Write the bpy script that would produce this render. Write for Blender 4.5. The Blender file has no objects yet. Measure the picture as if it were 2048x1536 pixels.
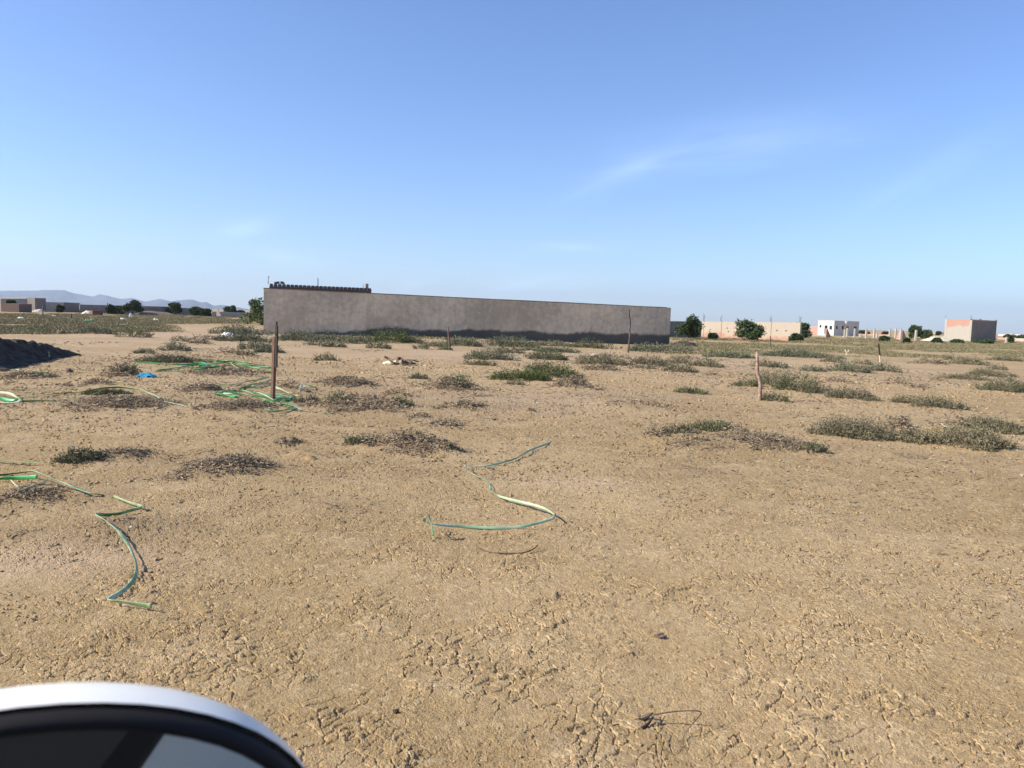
import bpy, math, random
import numpy as np
from mathutils import Matrix, Vector

# ------------------------------------------------------------------ camera, sky, sun, exposure
SC = bpy.context.scene
COL = SC.collection
F = 1538.0                                   # focal length in photo pixels (2048 wide)
PITCH = math.atan(131 / F)
ROLL = math.radians(1.8)
CAM = np.array([0.0, 0.0, 1.5])
FW = np.array([0, math.cos(PITCH), -math.sin(PITCH)])
_r0 = np.array([1.0, 0, 0]); _u0 = np.array([0, math.sin(PITCH), math.cos(PITCH)])
RT = _r0 * math.cos(ROLL) + _u0 * math.sin(ROLL)
UP = _u0 * math.cos(ROLL) - _r0 * math.sin(ROLL)

cam_d = bpy.data.cameras.new('camera')
cam = bpy.data.objects.new('camera', cam_d); COL.objects.link(cam)
cam.matrix_world = Matrix(((RT[0], UP[0], -FW[0], CAM[0]), (RT[1], UP[1], -FW[1], CAM[1]),
                           (RT[2], UP[2], -FW[2], CAM[2]), (0, 0, 0, 1)))
cam_d.sensor_width = 36.0
cam_d.lens = F / 2048 * 36.0
cam_d.clip_start = 0.05; cam_d.clip_end = 40000
cam_d.dof.use_dof = True
cam_d.dof.focus_distance = 14.0
cam_d.dof.aperture_fstop = 12.0
SC.camera = cam

SC.view_settings.view_transform = 'Standard'
SC.view_settings.look = 'None'
SC.view_settings.exposure = 0.70
SC.view_settings.gamma = 1.0
SC.cycles.max_bounces = 6
SC.cycles.diffuse_bounces = 3
SC.cycles.transparent_max_bounces = 8
SC.cycles.volume_bounces = 0

SUN_EL = math.radians(33.0)
SUN_AZ = math.atan2(-1.0, -0.20)            # toward the sun: left and slightly behind the camera
tosun = Vector((math.sin(SUN_AZ) * math.cos(SUN_EL), math.cos(SUN_AZ) * math.cos(SUN_EL), math.sin(SUN_EL)))
sd = bpy.data.lights.new('sun', 'SUN'); sd.energy = 5.0; sd.angle = math.radians(0.53); sd.color = (1.0, 0.93, 0.82)
sun = bpy.data.objects.new('sun', sd); COL.objects.link(sun)
sun.rotation_euler = tosun.to_track_quat('Z', 'Y').to_euler()

def ray(px, py):
    return FW + RT * ((px - 1024) / F) + UP * ((768 - py) / F)

class NT:
    """thin helper around a node tree"""
    def __init__(self, tree): self.t = tree; self.n = tree.nodes; self.l = tree.links
    def add(self, typ, **kw):
        nd = self.n.new(typ)
        for k, v in kw.items():
            if k == 'inp':
                for kk, vv in v.items():
                    s = nd.inputs[kk]
                    if hasattr(vv, 'is_linked') or isinstance(vv, bpy.types.NodeSocket): self.l.new(vv, s)
                    else: s.default_value = vv
            else: setattr(nd, k, v)
        return nd
    def math(self, op, a, b=None, c=None, clamp=False):
        nd = self.n.new('ShaderNodeMath'); nd.operation = op; nd.use_clamp = clamp
        for i, x in enumerate((a, b, c)):
            if x is None: continue
            if isinstance(x, bpy.types.NodeSocket): self.l.new(x, nd.inputs[i])
            else: nd.inputs[i].default_value = x
        return nd.outputs[0]
    def mix(self, fac, a, b, blend='MIX'):
        nd = self.n.new('ShaderNodeMix'); nd.data_type = 'RGBA'; nd.blend_type = blend
        for i, x in ((0, fac), (6, a), (7, b)):
            if isinstance(x, bpy.types.NodeSocket): self.l.new(x, nd.inputs[i])
            else: nd.inputs[i].default_value = (x if i == 0 else (*x[:3], 1.0))
        return nd.outputs[2]
    def sstep(self, x, lo, hi):
        nd = self.n.new('ShaderNodeMapRange'); nd.interpolation_type = 'SMOOTHSTEP'
        self.l.new(x, nd.inputs[0]); nd.inputs[1].default_value = lo; nd.inputs[2].default_value = hi
        nd.inputs[3].default_value = 0; nd.inputs[4].default_value = 1
        return nd.outputs[0]
    def noise(self, vec, scale, detail=4, rough=0.55, out='Fac', dist=0.0):
        nd = self.n.new('ShaderNodeTexNoise'); self.l.new(vec, nd.inputs['Vector'])
        nd.inputs['Scale'].default_value = scale; nd.inputs['Detail'].default_value = detail
        nd.inputs['Roughness'].default_value = rough; nd.inputs['Distortion'].default_value = dist
        return nd.outputs[out]

# world: physical sky plus a few thin cirrus wisps
world = bpy.data.worlds.new('World'); SC.world = world; world.use_nodes = True
wt = NT(world.node_tree); wt.n.clear()
sky = wt.add('ShaderNodeTexSky'); sky.sky_type = 'NISHITA'; sky.sun_disc = False
sky.sun_elevation = SUN_EL; sky.sun_rotation = SUN_AZ; sky.altitude = 50
sky.air_density = 1.0; sky.dust_density = 0.25; sky.ozone_density = 2.0
tc = wt.add('ShaderNodeTexCoord')
sep = wt.add('ShaderNodeSeparateXYZ', inp={0: tc.outputs['Generated']})
az = wt.math('ARCTAN2', sep.outputs[0], sep.outputs[1])
el = wt.math('ARCSINE', sep.outputs[2])
cloud = None
# (px, py) centre, half-length px, half-width px, tilt (image, anticlockwise deg), strength
WISPS = [(1430, 285, 230, 46, 9, .42), (1245, 348, 120, 20, 26, .40), (1560, 292, 130, 34, 4, .30), (1835, 358, 130, 26, 34, .30),
         (482, 455, 46, 16, 18, .8), (572, 514, 64, 15, -3, .7), (1140, 494, 76, 9, 3, .9), (1070, 570, 100, 20, 8, 1.0),
         (828, 570, 36, 10, 14, .9), (760, 556, 30, 6, 6, .25), (855, 532, 12, 4, 6, .3), (1560, 533, 40, 5, 0, .2), (1010, 533, 40, 5, 0, .2)]
for (px, py, hl, hw, tilt, st) in WISPS:
    d = ray(px, py); d = d / np.linalg.norm(d)
    a0 = math.atan2(d[0], d[1]); e0 = math.asin(d[2])
    ca, sa = math.cos(math.radians(tilt - 1.8)), math.sin(math.radians(tilt - 1.8))
    da = wt.math('SUBTRACT', az, a0); de = wt.math('SUBTRACT', el, e0)
    u = wt.math('ADD', wt.math('MULTIPLY', da, ca), wt.math('MULTIPLY', de, sa))
    v = wt.math('SUBTRACT', wt.math('MULTIPLY', de, ca), wt.math('MULTIPLY', da, sa))
    comb = wt.add('ShaderNodeCombineXYZ', inp={0: wt.math('MULTIPLY', u, 10.0), 1: wt.math('MULTIPLY', v, 60.0), 2: px * 0.37})
    nz = wt.noise(comb.outputs[0], .7, 4, 0.5, dist=0.5)
    uu = wt.math('MULTIPLY', u, F / hl); vv = wt.math('MULTIPLY', v, F / hw)
    wob = wt.math('MULTIPLY', wt.math('SUBTRACT', nz, 0.5), 1.2)
    vv = wt.math('ADD', vv, wob)
    g = wt.math('EXPONENT', wt.math('MULTIPLY', wt.math('ADD', wt.math('MULTIPLY', uu, uu), wt.math('MULTIPLY', vv, vv)), -1.1))
    m = wt.math('MULTIPLY', g, wt.math('MULTIPLY', wt.sstep(nz, 0.15, 0.85), st))
    cloud = m if cloud is None else wt.math('ADD', cloud, m)
skyc = wt.mix(1.0, sky.outputs[0], (.80, .94, 1.24), 'MULTIPLY')
cl = wt.mix(wt.math('MULTIPLY', cloud, .45), skyc, (6.5, 8.2, 11.0))
bg = wt.add('ShaderNodeBackground', inp={0: cl, 1: 0.10})
wo = wt.add('ShaderNodeOutputWorld', inp={0: bg.outputs[0]})

# ------------------------------------------------------------------ helpers
RNG = np.random.default_rng(7)

def hash2(ix, iy, s):
    h = (ix.astype(np.int64) * 374761393 + iy.astype(np.int64) * 668265263 + s * 2147483647) & 0xffffffff
    h = ((h ^ (h >> 13)) * 1274126177) & 0xffffffff
    return ((h ^ (h >> 16)) & 0xffffff) / float(0xffffff)

def vnoise(x, y, s=0):
    ix = np.floor(x); iy = np.floor(y); fx = x - ix; fy = y - iy
    fx = fx * fx * (3 - 2 * fx); fy = fy * fy * (3 - 2 * fy)
    a = hash2(ix, iy, s); b = hash2(ix + 1, iy, s); c = hash2(ix, iy + 1, s); d = hash2(ix + 1, iy + 1, s)
    return (a * (1 - fx) + b * fx) * (1 - fy) + (c * (1 - fx) + d * fx) * fy - 0.5

def fbm(x, y, s=0, o=4):
    t = 0; a = 1.0
    for i in range(o):
        t = t + a * vnoise(x * 2 ** i, y * 2 ** i, s + i); a *= 0.5
    return t

def zbase(x, y):
    x = np.asarray(x, float); y = np.asarray(y, float)
    r = np.hypot(x, y)
    z = 0.05 * fbm(x / 5, y / 5, 3, 3) + 0.06 * fbm(x / 30, y / 30, 11, 2) * np.clip((r - 8) / 20, 0, 1)
    z = z - 0.21 * np.exp(-((x - 15) ** 2 + (y - 62) ** 2) / 288.0)
    return z * np.clip(1 - (r - 150) / 400, 0, 1)

HUMMOCKS = []                                 # (x, y, sx, sy, h)
def zterr(x, y):
    x = np.asarray(x, float); y = np.asarray(y, float)
    z = zbase(x, y)
    for (hx, hy, sx, sy, h) in HUMMOCKS:
        m = (np.abs(x - hx) < 2.6 * sx) & (np.abs(y - hy) < 2.6 * sy)
        if np.any(m):
            if z.ndim == 0: z = z + h * np.exp(-((x - hx) / sx) ** 2 - ((y - hy) / sy) ** 2)
            else: z[m] += h * np.exp(-((x[m] - hx) / sx) ** 2 - ((y[m] - hy) / sy) ** 2)
    return z

def G(px, py):
    """where the sight line through a photo pixel meets the ground"""
    d = ray(px, py); z = 0.0; p = None
    for _ in range(8):
        t = (z - CAM[2]) / min(d[2], -1e-4)
        p = CAM + d * t
        z = float(zbase(p[0], p[1]))
    return np.array([p[0], p[1], z])

def at(px, py, Y):
    """the point of the sight line at forward distance Y"""
    d = ray(px, py); return CAM + d * (Y / d[1])

def hor(px): return 637 + (px - 1024) * math.tan(ROLL)

def new_mesh(name, V, Fc, mat, parent=None, smooth=False):
    me = bpy.data.meshes.new(name)
    V = np.asarray(V, np.float32)
    if isinstance(Fc, np.ndarray):
        n, k = Fc.shape
        me.vertices.add(len(V)); me.vertices.foreach_set('co', V.ravel())
        me.loops.add(n * k); me.loops.foreach_set('vertex_index', Fc.astype(np.int32).ravel())
        me.polygons.add(n)
        me.polygons.foreach_set('loop_start', np.arange(0, n * k, k, dtype=np.int32))
        me.polygons.foreach_set('loop_total', np.full(n, k, np.int32))
        me.update(calc_edges=True)
    else:
        me.from_pydata([tuple(map(float, v)) for v in V], [], [tuple(map(int, f)) for f in Fc]); me.update()
    if smooth: me.polygons.foreach_set('use_smooth', np.ones(len(me.polygons), bool))
    mats = mat if isinstance(mat, (list, tuple)) else [mat]
    for m in mats:
        if m is not None: me.materials.append(m)
    o = bpy.data.objects.new(name, me); COL.objects.link(o)
    if parent is not None: o.parent = parent
    return o

def tag(o, label=None, cat=None, group=None, kind=None):
    if label: o['label'] = label
    if cat: o['category'] = cat
    if group: o['group'] = group
    if kind: o['kind'] = kind
    return o

def empty(name, loc, label, cat, group=None):
    o = bpy.data.objects.new(name, None); COL.objects.link(o)
    o.location = [float(c) for c in loc]; o.empty_display_size = 0.2
    return tag(o, label, cat, group)

class MB:
    def __init__(self): self.V = []; self.F = []
    def add(self, V, Fc):
        b = len(self.V); self.V += [tuple(map(float, v)) for v in V]; self.F += [tuple(b + i for i in f) for f in Fc]; return self
    def hexa(self, P):
        """P: 4 bottom corners (ccw from above) then 4 top corners"""
        return self.add(P, [(3, 2, 1, 0), (4, 5, 6, 7), (0, 1, 5, 4), (1, 2, 6, 5), (2, 3, 7, 6), (3, 0, 4, 7)])
    def box(self, o, ex, ey, lo, hi):
        """box in a frame: origin o, unit axes ex, ey (z up), lo/hi = corner coordinates"""
        o = np.asarray(o, float); ex = np.asarray(ex, float); ey = np.asarray(ey, float); ez = np.array([0, 0, 1.0])
        if np.cross(ex, ey)[2] < 0: ex, ey, lo, hi = ey, ex, (lo[1], lo[0], lo[2]), (hi[1], hi[0], hi[2])
        P = [o + ex * x + ey * y + ez * z for z in (lo[2], hi[2]) for (x, y) in ((lo[0], lo[1]), (hi[0], lo[1]), (hi[0], hi[1]), (lo[0], hi[1]))]
        return self.hexa(P)
    def tube(self, pts, rad, n=8, flat=1.0, twist=None, cap=True, phase=0.0):
        pts = np.asarray(pts, float); m = len(pts)
        rad = np.full(m, rad) if np.isscalar(rad) else np.asarray(rad, float)
        T = np.gradient(pts, axis=0); T /= np.linalg.norm(T, axis=1)[:, None] + 1e-9
        ref = np.array([0, 0, 1.0]) if abs(T[:, 2]).mean() < 0.8 else np.array([0, 1.0, 0])
        V = []
        for i in range(m):
            S = np.cross(T[i], ref); S /= np.linalg.norm(S) + 1e-9; N = np.cross(S, T[i])
            tw = 0.0 if twist is None else twist[i]
            A = S * math.cos(tw) + N * math.sin(tw); B = -S * math.sin(tw) + N * math.cos(tw)
            for k in range(n):
                ph = 2 * math.pi * k / n + phase
                V.append(pts[i] + A * rad[i] * math.cos(ph) + B * rad[i] * flat * math.sin(ph))
        Fc = [(i * n + k, i * n + (k + 1) % n, (i + 1) * n + (k + 1) % n, (i + 1) * n + k) for i in range(m - 1) for k in range(n)]
        if cap: Fc += [tuple(range(n))[::-1], tuple((m - 1) * n + k for k in range(n))]
        return self.add(V, Fc)
    def build(self, name, mat, parent=None, smooth=False, origin=None):
        V = np.array(self.V)
        if parent is not None and origin is None: origin = np.array(parent.matrix_basis.translation) if parent.parent is None else np.array(parent.parent.matrix_basis.translation) + 0
        if origin is not None: V = V - np.asarray(origin)
        o = new_mesh(name, V, self.F, mat, parent, smooth)
        if origin is not None and parent is None: o.location = [float(c) for c in origin]
        return o

# ------------------------------------------------------------------ materials
def new_mat(name):
    m = bpy.data.materials.new(name); m.use_nodes = True
    t = NT(m.node_tree); b = t.n['Principled BSDF']; b.inputs['Roughness'].default_value = 0.85
    b.inputs['Specular IOR Level'].default_value = 0.25
    return m, t, b

def simple(name, col, rough=0.8, var=0.25, scale=6.0, metal=0.0, bump=0.0, spec=0.25, col2=None, detail=5):
    m, t, b = new_mat(name)
    co = t.add('ShaderNodeTexCoord').outputs['Object']
    n = t.noise(co, scale, detail, 0.6)
    c2 = col2 if col2 else tuple(c * (1 - var) for c in col)
    c1 = col if col2 else tuple(min(1, c * (1 + var * .6)) for c in col)
    t.l.new(t.mix(t.sstep(n, 0.3, 0.7), c2, c1), b.inputs['Base Color'])
    b.inputs['Roughness'].default_value = rough; b.inputs['Metallic'].default_value = metal
    b.inputs['Specular IOR Level'].default_value = spec
    if bump:
        bp = t.add('ShaderNodeBump', inp={'Strength': bump, 'Distance': 0.02, 'Height': t.noise(co, scale * 4, 6, 0.65)})
        t.l.new(bp.outputs[0], b.inputs['Normal'])
    return m

def leafmat(name, cols, rough=0.7, trans=0.12):
    """leaves and twigs: every leaf its own tone, plus a slow drift over the plant"""
    m, t, b = new_mat(name)
    geo = t.add('ShaderNodeNewGeometry')
    r = t.add('ShaderNodeValToRGB', inp={0: geo.outputs['Random Per Island']})
    els = r.color_ramp.elements
    while len(els) < len(cols): els.new(0.5)
    for i, c in enumerate(cols):
        els[i].position = i / max(1, len(cols) - 1); els[i].color = (*c, 1)
    co = t.add('ShaderNodeTexCoord').outputs['Object']
    n = t.noise(co, 1.7, 3, 0.6)
    oi = t.add('ShaderNodeObjectInfo')
    k = t.math('ADD', t.math('MULTIPLY', n, 0.7), t.math('MULTIPLY', oi.outputs['Random'], 0.35))
    c = t.mix(t.math('ADD', k, 0.0, clamp=True), t.mix(1.0, r.outputs[0], (.72, .74, .76), 'MULTIPLY'), t.mix(1.0, r.outputs[0], (1.25, 1.18, 1.1), 'MULTIPLY'))
    t.l.new(c, b.inputs['Base Color'])
    b.inputs['Roughness'].default_value = rough; b.inputs['Specular IOR Level'].default_value = 0.15
    return m

M = {}
M['green'] = leafmat('green leaves', [(.112, .12, .064), (.14, .145, .077), (.185, .182, .105), (.123, .13, .067)])
M['bright'] = leafmat('fresh green leaves', [(.055, .08, .024), (.10, .13, .042), (.15, .17, .07), (.075, .105, .03)])
M['blue'] = leafmat('blue green leaves', [(.112, .124, .076), (.146, .156, .096), (.19, .196, .126), (.13, .142, .085)])
M['olive'] = leafmat('olive leaves', [(.15, .14, .083), (.185, .168, .10), (.24, .215, .138), (.163, .15, .09)])
M['dead'] = leafmat('dry twigs', [(.15, .11, .075), (.26, .20, .135), (.48, .39, .27), (.19, .14, .095), (.35, .275, .19)], rough=.85)
M['tan'] = leafmat('dry straw', [(.22, .17, .11), (.32, .26, .18), (.38, .31, .22), (.27, .21, .14)], rough=.85)
M['tree'] = leafmat('tree leaves', [(.025, .045, .015), (.045, .075, .025), (.075, .11, .04), (.035, .06, .02)])
M['fig'] = leafmat('light olive tree leaves', [(.06, .085, .025), (.10, .13, .045), (.14, .17, .07), (.08, .11, .035)])  # paler olive green leaf tones
M['bark'] = simple('bark', (.14, .10, .07), var=.4, scale=9)
M['cover'] = leafmat('far ground cover', [(.16, .145, .072), (.22, .195, .105), (.28, .245, .14), (.19, .17, .09)])

def ground_mat():
    m, t, b = new_mat('dry cracked soil')
    m.displacement_method = 'BOTH'
    co = t.add('ShaderNodeTexCoord').outputs['Object']
    flat = t.add('ShaderNodeMapping', inp={0: co}); flat.inputs['Scale'].default_value = (1, 1, 0.0)
    v = flat.outputs[0]
    big = t.noise(v, 0.22, 4, 0.6); mid = t.noise(v, 2.3, 6, 0.62); fine = t.noise(v, 26.0, 6, 0.7)
    grit = t.noise(v, 95.0, 4, 0.7)
    warpc = t.noise(v, 5.0, 4, 0.6, out='Color')
    sub = t.add('ShaderNodeVectorMath', operation='SUBTRACT', inp={0: warpc, 1: (.5, .5, .5)})
    sc = t.add('ShaderNodeVectorMath', operation='SCALE', inp={0: sub.outputs[0], 'Scale': 0.16})
    wv = t.add('ShaderNodeVectorMath', operation='ADD', inp={0: v, 1: sc.outputs[0]}).outputs[0]
    def vor(scale, feat):
        return t.add('ShaderNodeTexVoronoi', feature=feat, voronoi_dimensions='2D', inp={'Vector': wv, 'Scale': scale})
    e1 = vor(5.5, 'DISTANCE_TO_EDGE').outputs['Distance']; e2 = vor(15.0, 'DISTANCE_TO_EDGE').outputs['Distance']
    p1 = vor(9.0, 'F1'); p2 = vor(34.0, 'F1')
    rnd1 = t.add('ShaderNodeSeparateColor', inp={0: p1.outputs['Color']}).outputs[0]
    rnd2 = t.add('ShaderNodeSeparateColor', inp={0: p2.outputs['Color']}).outputs[0]
    mask = t.sstep(t.noise(v, 1.1, 4, 0.6), 0.44, 0.62)
    mask2 = t.sstep(t.noise(v, 2.1, 3, 0.6), 0.42, 0.6)
    c1 = t.math('MULTIPLY', t.math('SUBTRACT', 1.0, t.sstep(e1, 0.0, 0.035)), mask)
    c2 = t.math('MULTIPLY', t.math('SUBTRACT', 1.0, t.sstep(e2, 0.0, 0.10)), mask2)
    rough_att = t.add('ShaderNodeAttribute', attribute_name='litter').outputs['Fac']
    pale_att = t.add('ShaderNodeAttribute', attribute_name='pale').outputs['Fac']
    flat_m = t.math('ADD', 0.22, t.math('MULTIPLY', t.sstep(t.noise(v, 0.75, 4, 0.6), 0.40, 0.66), 0.62))
    h = t.math('MULTIPLY', t.math('SUBTRACT', mid, 0.5), 0.045)
    h = t.math('ADD', h, t.math('MULTIPLY', t.math('MULTIPLY', t.math('SUBTRACT', fine, 0.5), 0.026), flat_m))
    crease = t.math('ABSOLUTE', t.math('SUBTRACT', t.noise(wv, 11.0, 4, 0.6), 0.5))
    crease0 = t.math('ABSOLUTE', t.math('SUBTRACT', t.noise(wv, 5.0, 4, 0.6), 0.5))
    h = t.math('ADD', h, t.math('MULTIPLY', t.math('MULTIPLY', t.math('MINIMUM', crease0, .10), 0.060), flat_m))
    crease2 = t.math('ABSOLUTE', t.math('SUBTRACT', t.noise(wv, 31.0, 3, 0.6), 0.5))
    h = t.math('ADD', h, t.math('MULTIPLY', t.math('MULTIPLY', t.math('MINIMUM', crease, .12), 0.054), flat_m))
    h = t.math('ADD', h, t.math('MULTIPLY', t.math('MULTIPLY', t.math('MINIMUM', crease2, .14), 0.032), flat_m))
    h = t.math('ADD', h, t.math('MULTIPLY', t.math('SUBTRACT', grit, 0.5), 0.012))
    h = t.math('ADD', h, t.math('MULTIPLY', t.math('MULTIPLY', rnd1, mask2), 0.016))
    h = t.math('ADD', h, t.math('MULTIPLY', rnd2, 0.006))
    h = t.math('SUBTRACT', h, t.math('MULTIPLY', c1, 0.011))
    h = t.math('SUBTRACT', h, t.math('MULTIPLY', c2, 0.010))
    h = t.math('ADD', h, t.math('MULTIPLY', t.math('MULTIPLY', t.math('SUBTRACT', fine, 0.5), 0.07), rough_att))
    dn = t.add('ShaderNodeDisplacement', inp={'Height': h, 'Midlevel': 0.0, 'Scale': 1.0})
    t.l.new(dn.outputs[0], t.n['Material Output'].inputs['Displacement'])
    col = t.mix(t.sstep(big, 0.40, 0.60), (.350, .245, .122), (.440, .315, .168))
    col = t.mix(t.math('MULTIPLY', t.sstep(t.noise(v, 1.15, 5, 0.65), 0.50, 0.66), 0.5), col, (.47, .345, .20))
    col = t.mix(t.math('MULTIPLY', t.sstep(t.noise(v, 1.7, 5, 0.68), 0.52, 0.68), 0.45), col, (.30, .205, .105))
    col = t.mix(t.math('MULTIPLY', t.sstep(mid, 0.5, 0.75), 0.55), col, (.50, .370, .200))
    col = t.mix(t.math('MULTIPLY', t.sstep(fine, 0.56, 0.36), 0.5), col, (.28, .19, .10))
    col = t.mix(t.math('MULTIPLY', t.sstep(rnd2, 0.75, 1.0), 0.35), col, (.53, .405, .245))
    col = t.mix(t.math('MULTIPLY', pale_att, 0.6), col, (.50, .365, .25))
    drift = t.math('MULTIPLY', t.sstep(t.noise(v, 0.55, 5, 0.65), 0.48, 0.68), t.sstep(t.noise(v, 9.0, 5, 0.7), 0.42, 0.6))
    col = t.mix(t.math('MULTIPLY', drift, 0.42), col, (.28, .21, .135))
    col = t.mix(t.math('MULTIPLY', t.sstep(t.noise(v, 14.0, 4, 0.7), 0.56, 0.68), 0.45), col, (.60, .455, .265))
    col = t.mix(t.math('MULTIPLY', t.sstep(t.noise(v, 17.0, 4, 0.7), 0.58, 0.68), 0.5), col, (.22, .15, .08))
    lit = t.math('MULTIPLY', rough_att, t.sstep(fine, 0.35, 0.6))
    col = t.mix(t.math('MULTIPLY', lit, 0.75), col, (.25, .185, .115))
    t.l.new(col, b.inputs['Base Color'])
    b.inputs['Roughness'].default_value = 0.95; b.inputs['Specular IOR Level'].default_value = 0.1
    return m
M['ground'] = ground_mat()

def wall_mat(name, lo, hi, band=None, band_h=0.5, streak=0.5):
    """cement render with drifting tones, drip streaks from the top and a damp stain along the foot (object z = height)"""
    m, t, b = new_mat(name)
    co = t.add('ShaderNodeTexCoord').outputs['Object']
    s = t.add('ShaderNodeSeparateXYZ', inp={0: co})
    n1 = t.noise(co, 0.28, 6, 0.65); n2 = t.noise(co, 3.0, 6, 0.65)
    mp = t.add('ShaderNodeMapping', inp={0: co}); mp.inputs['Scale'].default_value = (2.2, 2.2, 0.22)
    st = t.noise(mp.outputs[0], 1.0, 5, 0.6)
    col = t.mix(t.sstep(t.math('ADD', t.math('MULTIPLY', n1, .6), t.math('MULTIPLY', n2, .4)), 0.36, 0.64), lo, hi)
    col = t.mix(t.math('MULTIPLY', t.sstep(st, 0.5, 0.72), streak * .5), col, tuple(c * .62 for c in lo))
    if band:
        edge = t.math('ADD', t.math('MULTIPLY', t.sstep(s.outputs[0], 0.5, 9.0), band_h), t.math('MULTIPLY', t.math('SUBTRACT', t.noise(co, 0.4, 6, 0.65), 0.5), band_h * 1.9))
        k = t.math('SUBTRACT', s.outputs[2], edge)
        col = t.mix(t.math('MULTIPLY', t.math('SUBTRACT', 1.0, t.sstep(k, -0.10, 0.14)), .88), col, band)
    t.l.new(col, b.inputs['Base Color'])
    bp = t.add('ShaderNodeBump', inp={'Strength': 0.4, 'Distance': 0.03, 'Height': n2}); t.l.new(bp.outputs[0], b.inputs['Normal'])
    return m

def brick_mat(name, c1, c2, mortar, scale=4.5, render=None, thr=None):
    """hollow red brick; where render is given, cement covers all but a ragged patch"""
    m, t, b = new_mat(name)
    co = t.add('ShaderNodeTexCoord').outputs['Object']
    s = t.add('ShaderNodeSeparateXYZ', inp={0: co})
    cb = t.add('ShaderNodeCombineXYZ', inp={0: t.math('ADD', s.outputs[0], s.outputs[1]), 1: s.outputs[2], 2: 0.0})
    br = t.add('ShaderNodeTexBrick', inp={'Vector': cb.outputs[0], 'Scale': scale, 'Color1': (*c1, 1), 'Color2': (*c2, 1), 'Mortar': (*mortar, 1), 'Mortar Size': 0.03})
    col = t.mix(t.math('MULTIPLY', t.noise(co, 1.3, 5, .6), .5), br.outputs[0], tuple((a + b_) / 2 * .8 for a, b_ in zip(c1, c2)))
    if render:
        n = t.noise(co, 0.7, 6, 0.68)
        k = t.math('ADD', t.math('MULTIPLY', s.outputs[2], thr[0]), t.math('ADD', t.math('MULTIPLY', n, thr[1]), thr[2]))
        rc = t.mix(t.noise(co, 2.0, 6, .65), tuple(c * .8 for c in render), render)
        col = t.mix(t.sstep(k, -0.08, 0.08), rc, col)
    t.l.new(col, b.inputs['Base Color'])
    return m

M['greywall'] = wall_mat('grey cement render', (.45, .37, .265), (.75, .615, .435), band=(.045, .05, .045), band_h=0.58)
M['greydark'] = wall_mat('dark weathered and shaded render', (.19, .165, .14), (.26, .225, .195))  # weathered render; also carries painted shade on some right-hand walls
M['greymid'] = wall_mat('brown grey render', (.36, .295, .24), (.45, .375, .31))
M['white'] = wall_mat('white limewash', (.56, .52, .45), (.64, .60, .53), streak=.15)
M['concrete'] = wall_mat('pale concrete', (.42, .38, .31), (.52, .46, .38), streak=.3)
M['darkbrick'] = brick_mat('dark red brick', (.22, .085, .06), (.17, .07, .055), (.16, .12, .10))
M['brownhut'] = brick_mat('brown brick', (.20, .13, .10), (.17, .11, .085), (.15, .12, .10))
M['pinkbrick'] = brick_mat('pink hollow brick', (.42, .21, .15), (.47, .25, .185), (.42, .33, .27))
M['patchbrick'] = brick_mat('cement over pink brick', (.50, .24, .17), (.55, .29, .21), (.48, .37, .30), render=(.50, .45, .37), thr=(.42, 1.5, -1.82))
M['creamwall'] = brick_mat('cream render worn to brick', (.44, .235, .16), (.48, .27, .19), (.44, .33, .26), render=(.48, .40, .305), thr=(-.62, 1.7, -.62))
M['block'] = simple('grey hollow block', (.11, .10, .10), var=.3)
M['blockpale'] = simple('pale block face', (.45, .42, .40), var=.2)
M['dark'] = simple('dark opening', (.02, .02, .022), var=.1, rough=.9)
M['steel'] = simple('rusty rebar', (.16, .10, .075), var=.3, scale=20)
M['rust'] = simple('rusty post', (.20, .115, .08), var=.5, scale=14, bump=.5, col2=(.13, .075, .055))
M['iron'] = simple('black iron', (.045, .035, .03), var=.4, scale=20)
M['wood'] = simple('debarked post', (.46, .33, .23), var=.4, scale=16, bump=.6, col2=(.20, .115, .085))
M['wooddark'] = simple('dark stake', (.13, .085, .065), var=.4, scale=14)
M['palewood'] = simple('bleached wood', (.62, .52, .38), var=.25, scale=14)
M['rock'] = simple('brown rock', (.20, .14, .10), var=.5, scale=12, bump=.6)
M['palerock'] = simple('pale rubble', (.55, .48, .39), var=.3, scale=10, bump=.6)
M['sand'] = simple('pale sand heap', (.64, .56, .42), var=.15, scale=3, bump=.4)
M['blacksoil_shade'] = simple('black soil', (.085, .068, .055), var=.5, scale=5, bump=1.0, rough=1.0, spec=.05)  # real dark soil; also painted shade beside heap and wall, and in the burrow
M['clod'] = leafmat('soil clod', [(.24, .165, .09), (.38, .27, .14), (.44, .325, .185), (.32, .225, .115), (.41, .295, .16)], rough=.95)
M['sheet'] = simple('white plastic', (.80, .78, .73), var=.08, rough=.5)
M['bluecloth'] = simple('blue cloth', (.05, .36, .50), var=.5, scale=8, col2=(.02, .15, .27))
M['greennet'] = simple('green net', (.12, .42, .20), var=.3, scale=6)

def hose_mat(name, a, b2, rough=.38):
    m, t, b = new_mat(name)
    co = t.add('ShaderNodeTexCoord').outputs['Object']
    n = t.noise(co, 3.0, 4, .6); n2 = t.noise(co, 30.0, 3, .6)
    c = t.mix(t.sstep(n, .38, .62), a, b2)
    c = t.mix(t.math('MULTIPLY', t.sstep(n2, .55, .8), .5), c, (.40, .34, .24))
    t.l.new(c, b.inputs['Base Color']); b.inputs['Roughness'].default_value = rough; b.inputs['Specular IOR Level'].default_value = .35
    return m
M['hose'] = hose_mat('lit and shaded green hose', (.05, .19, .045), (.40, .48, .27))  # dark green and pale mint put the shaded and sunlit sides into the colour
M['hosemint'] = hose_mat('mint hose', (.16, .33, .18), (.46, .56, .36))
M['hosebright'] = hose_mat('bright green hose', (.02, .20, .045), (.07, .37, .11))
M['hoselime'] = hose_mat('lime green hose', (.14, .30, .06), (.28, .42, .12))
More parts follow.
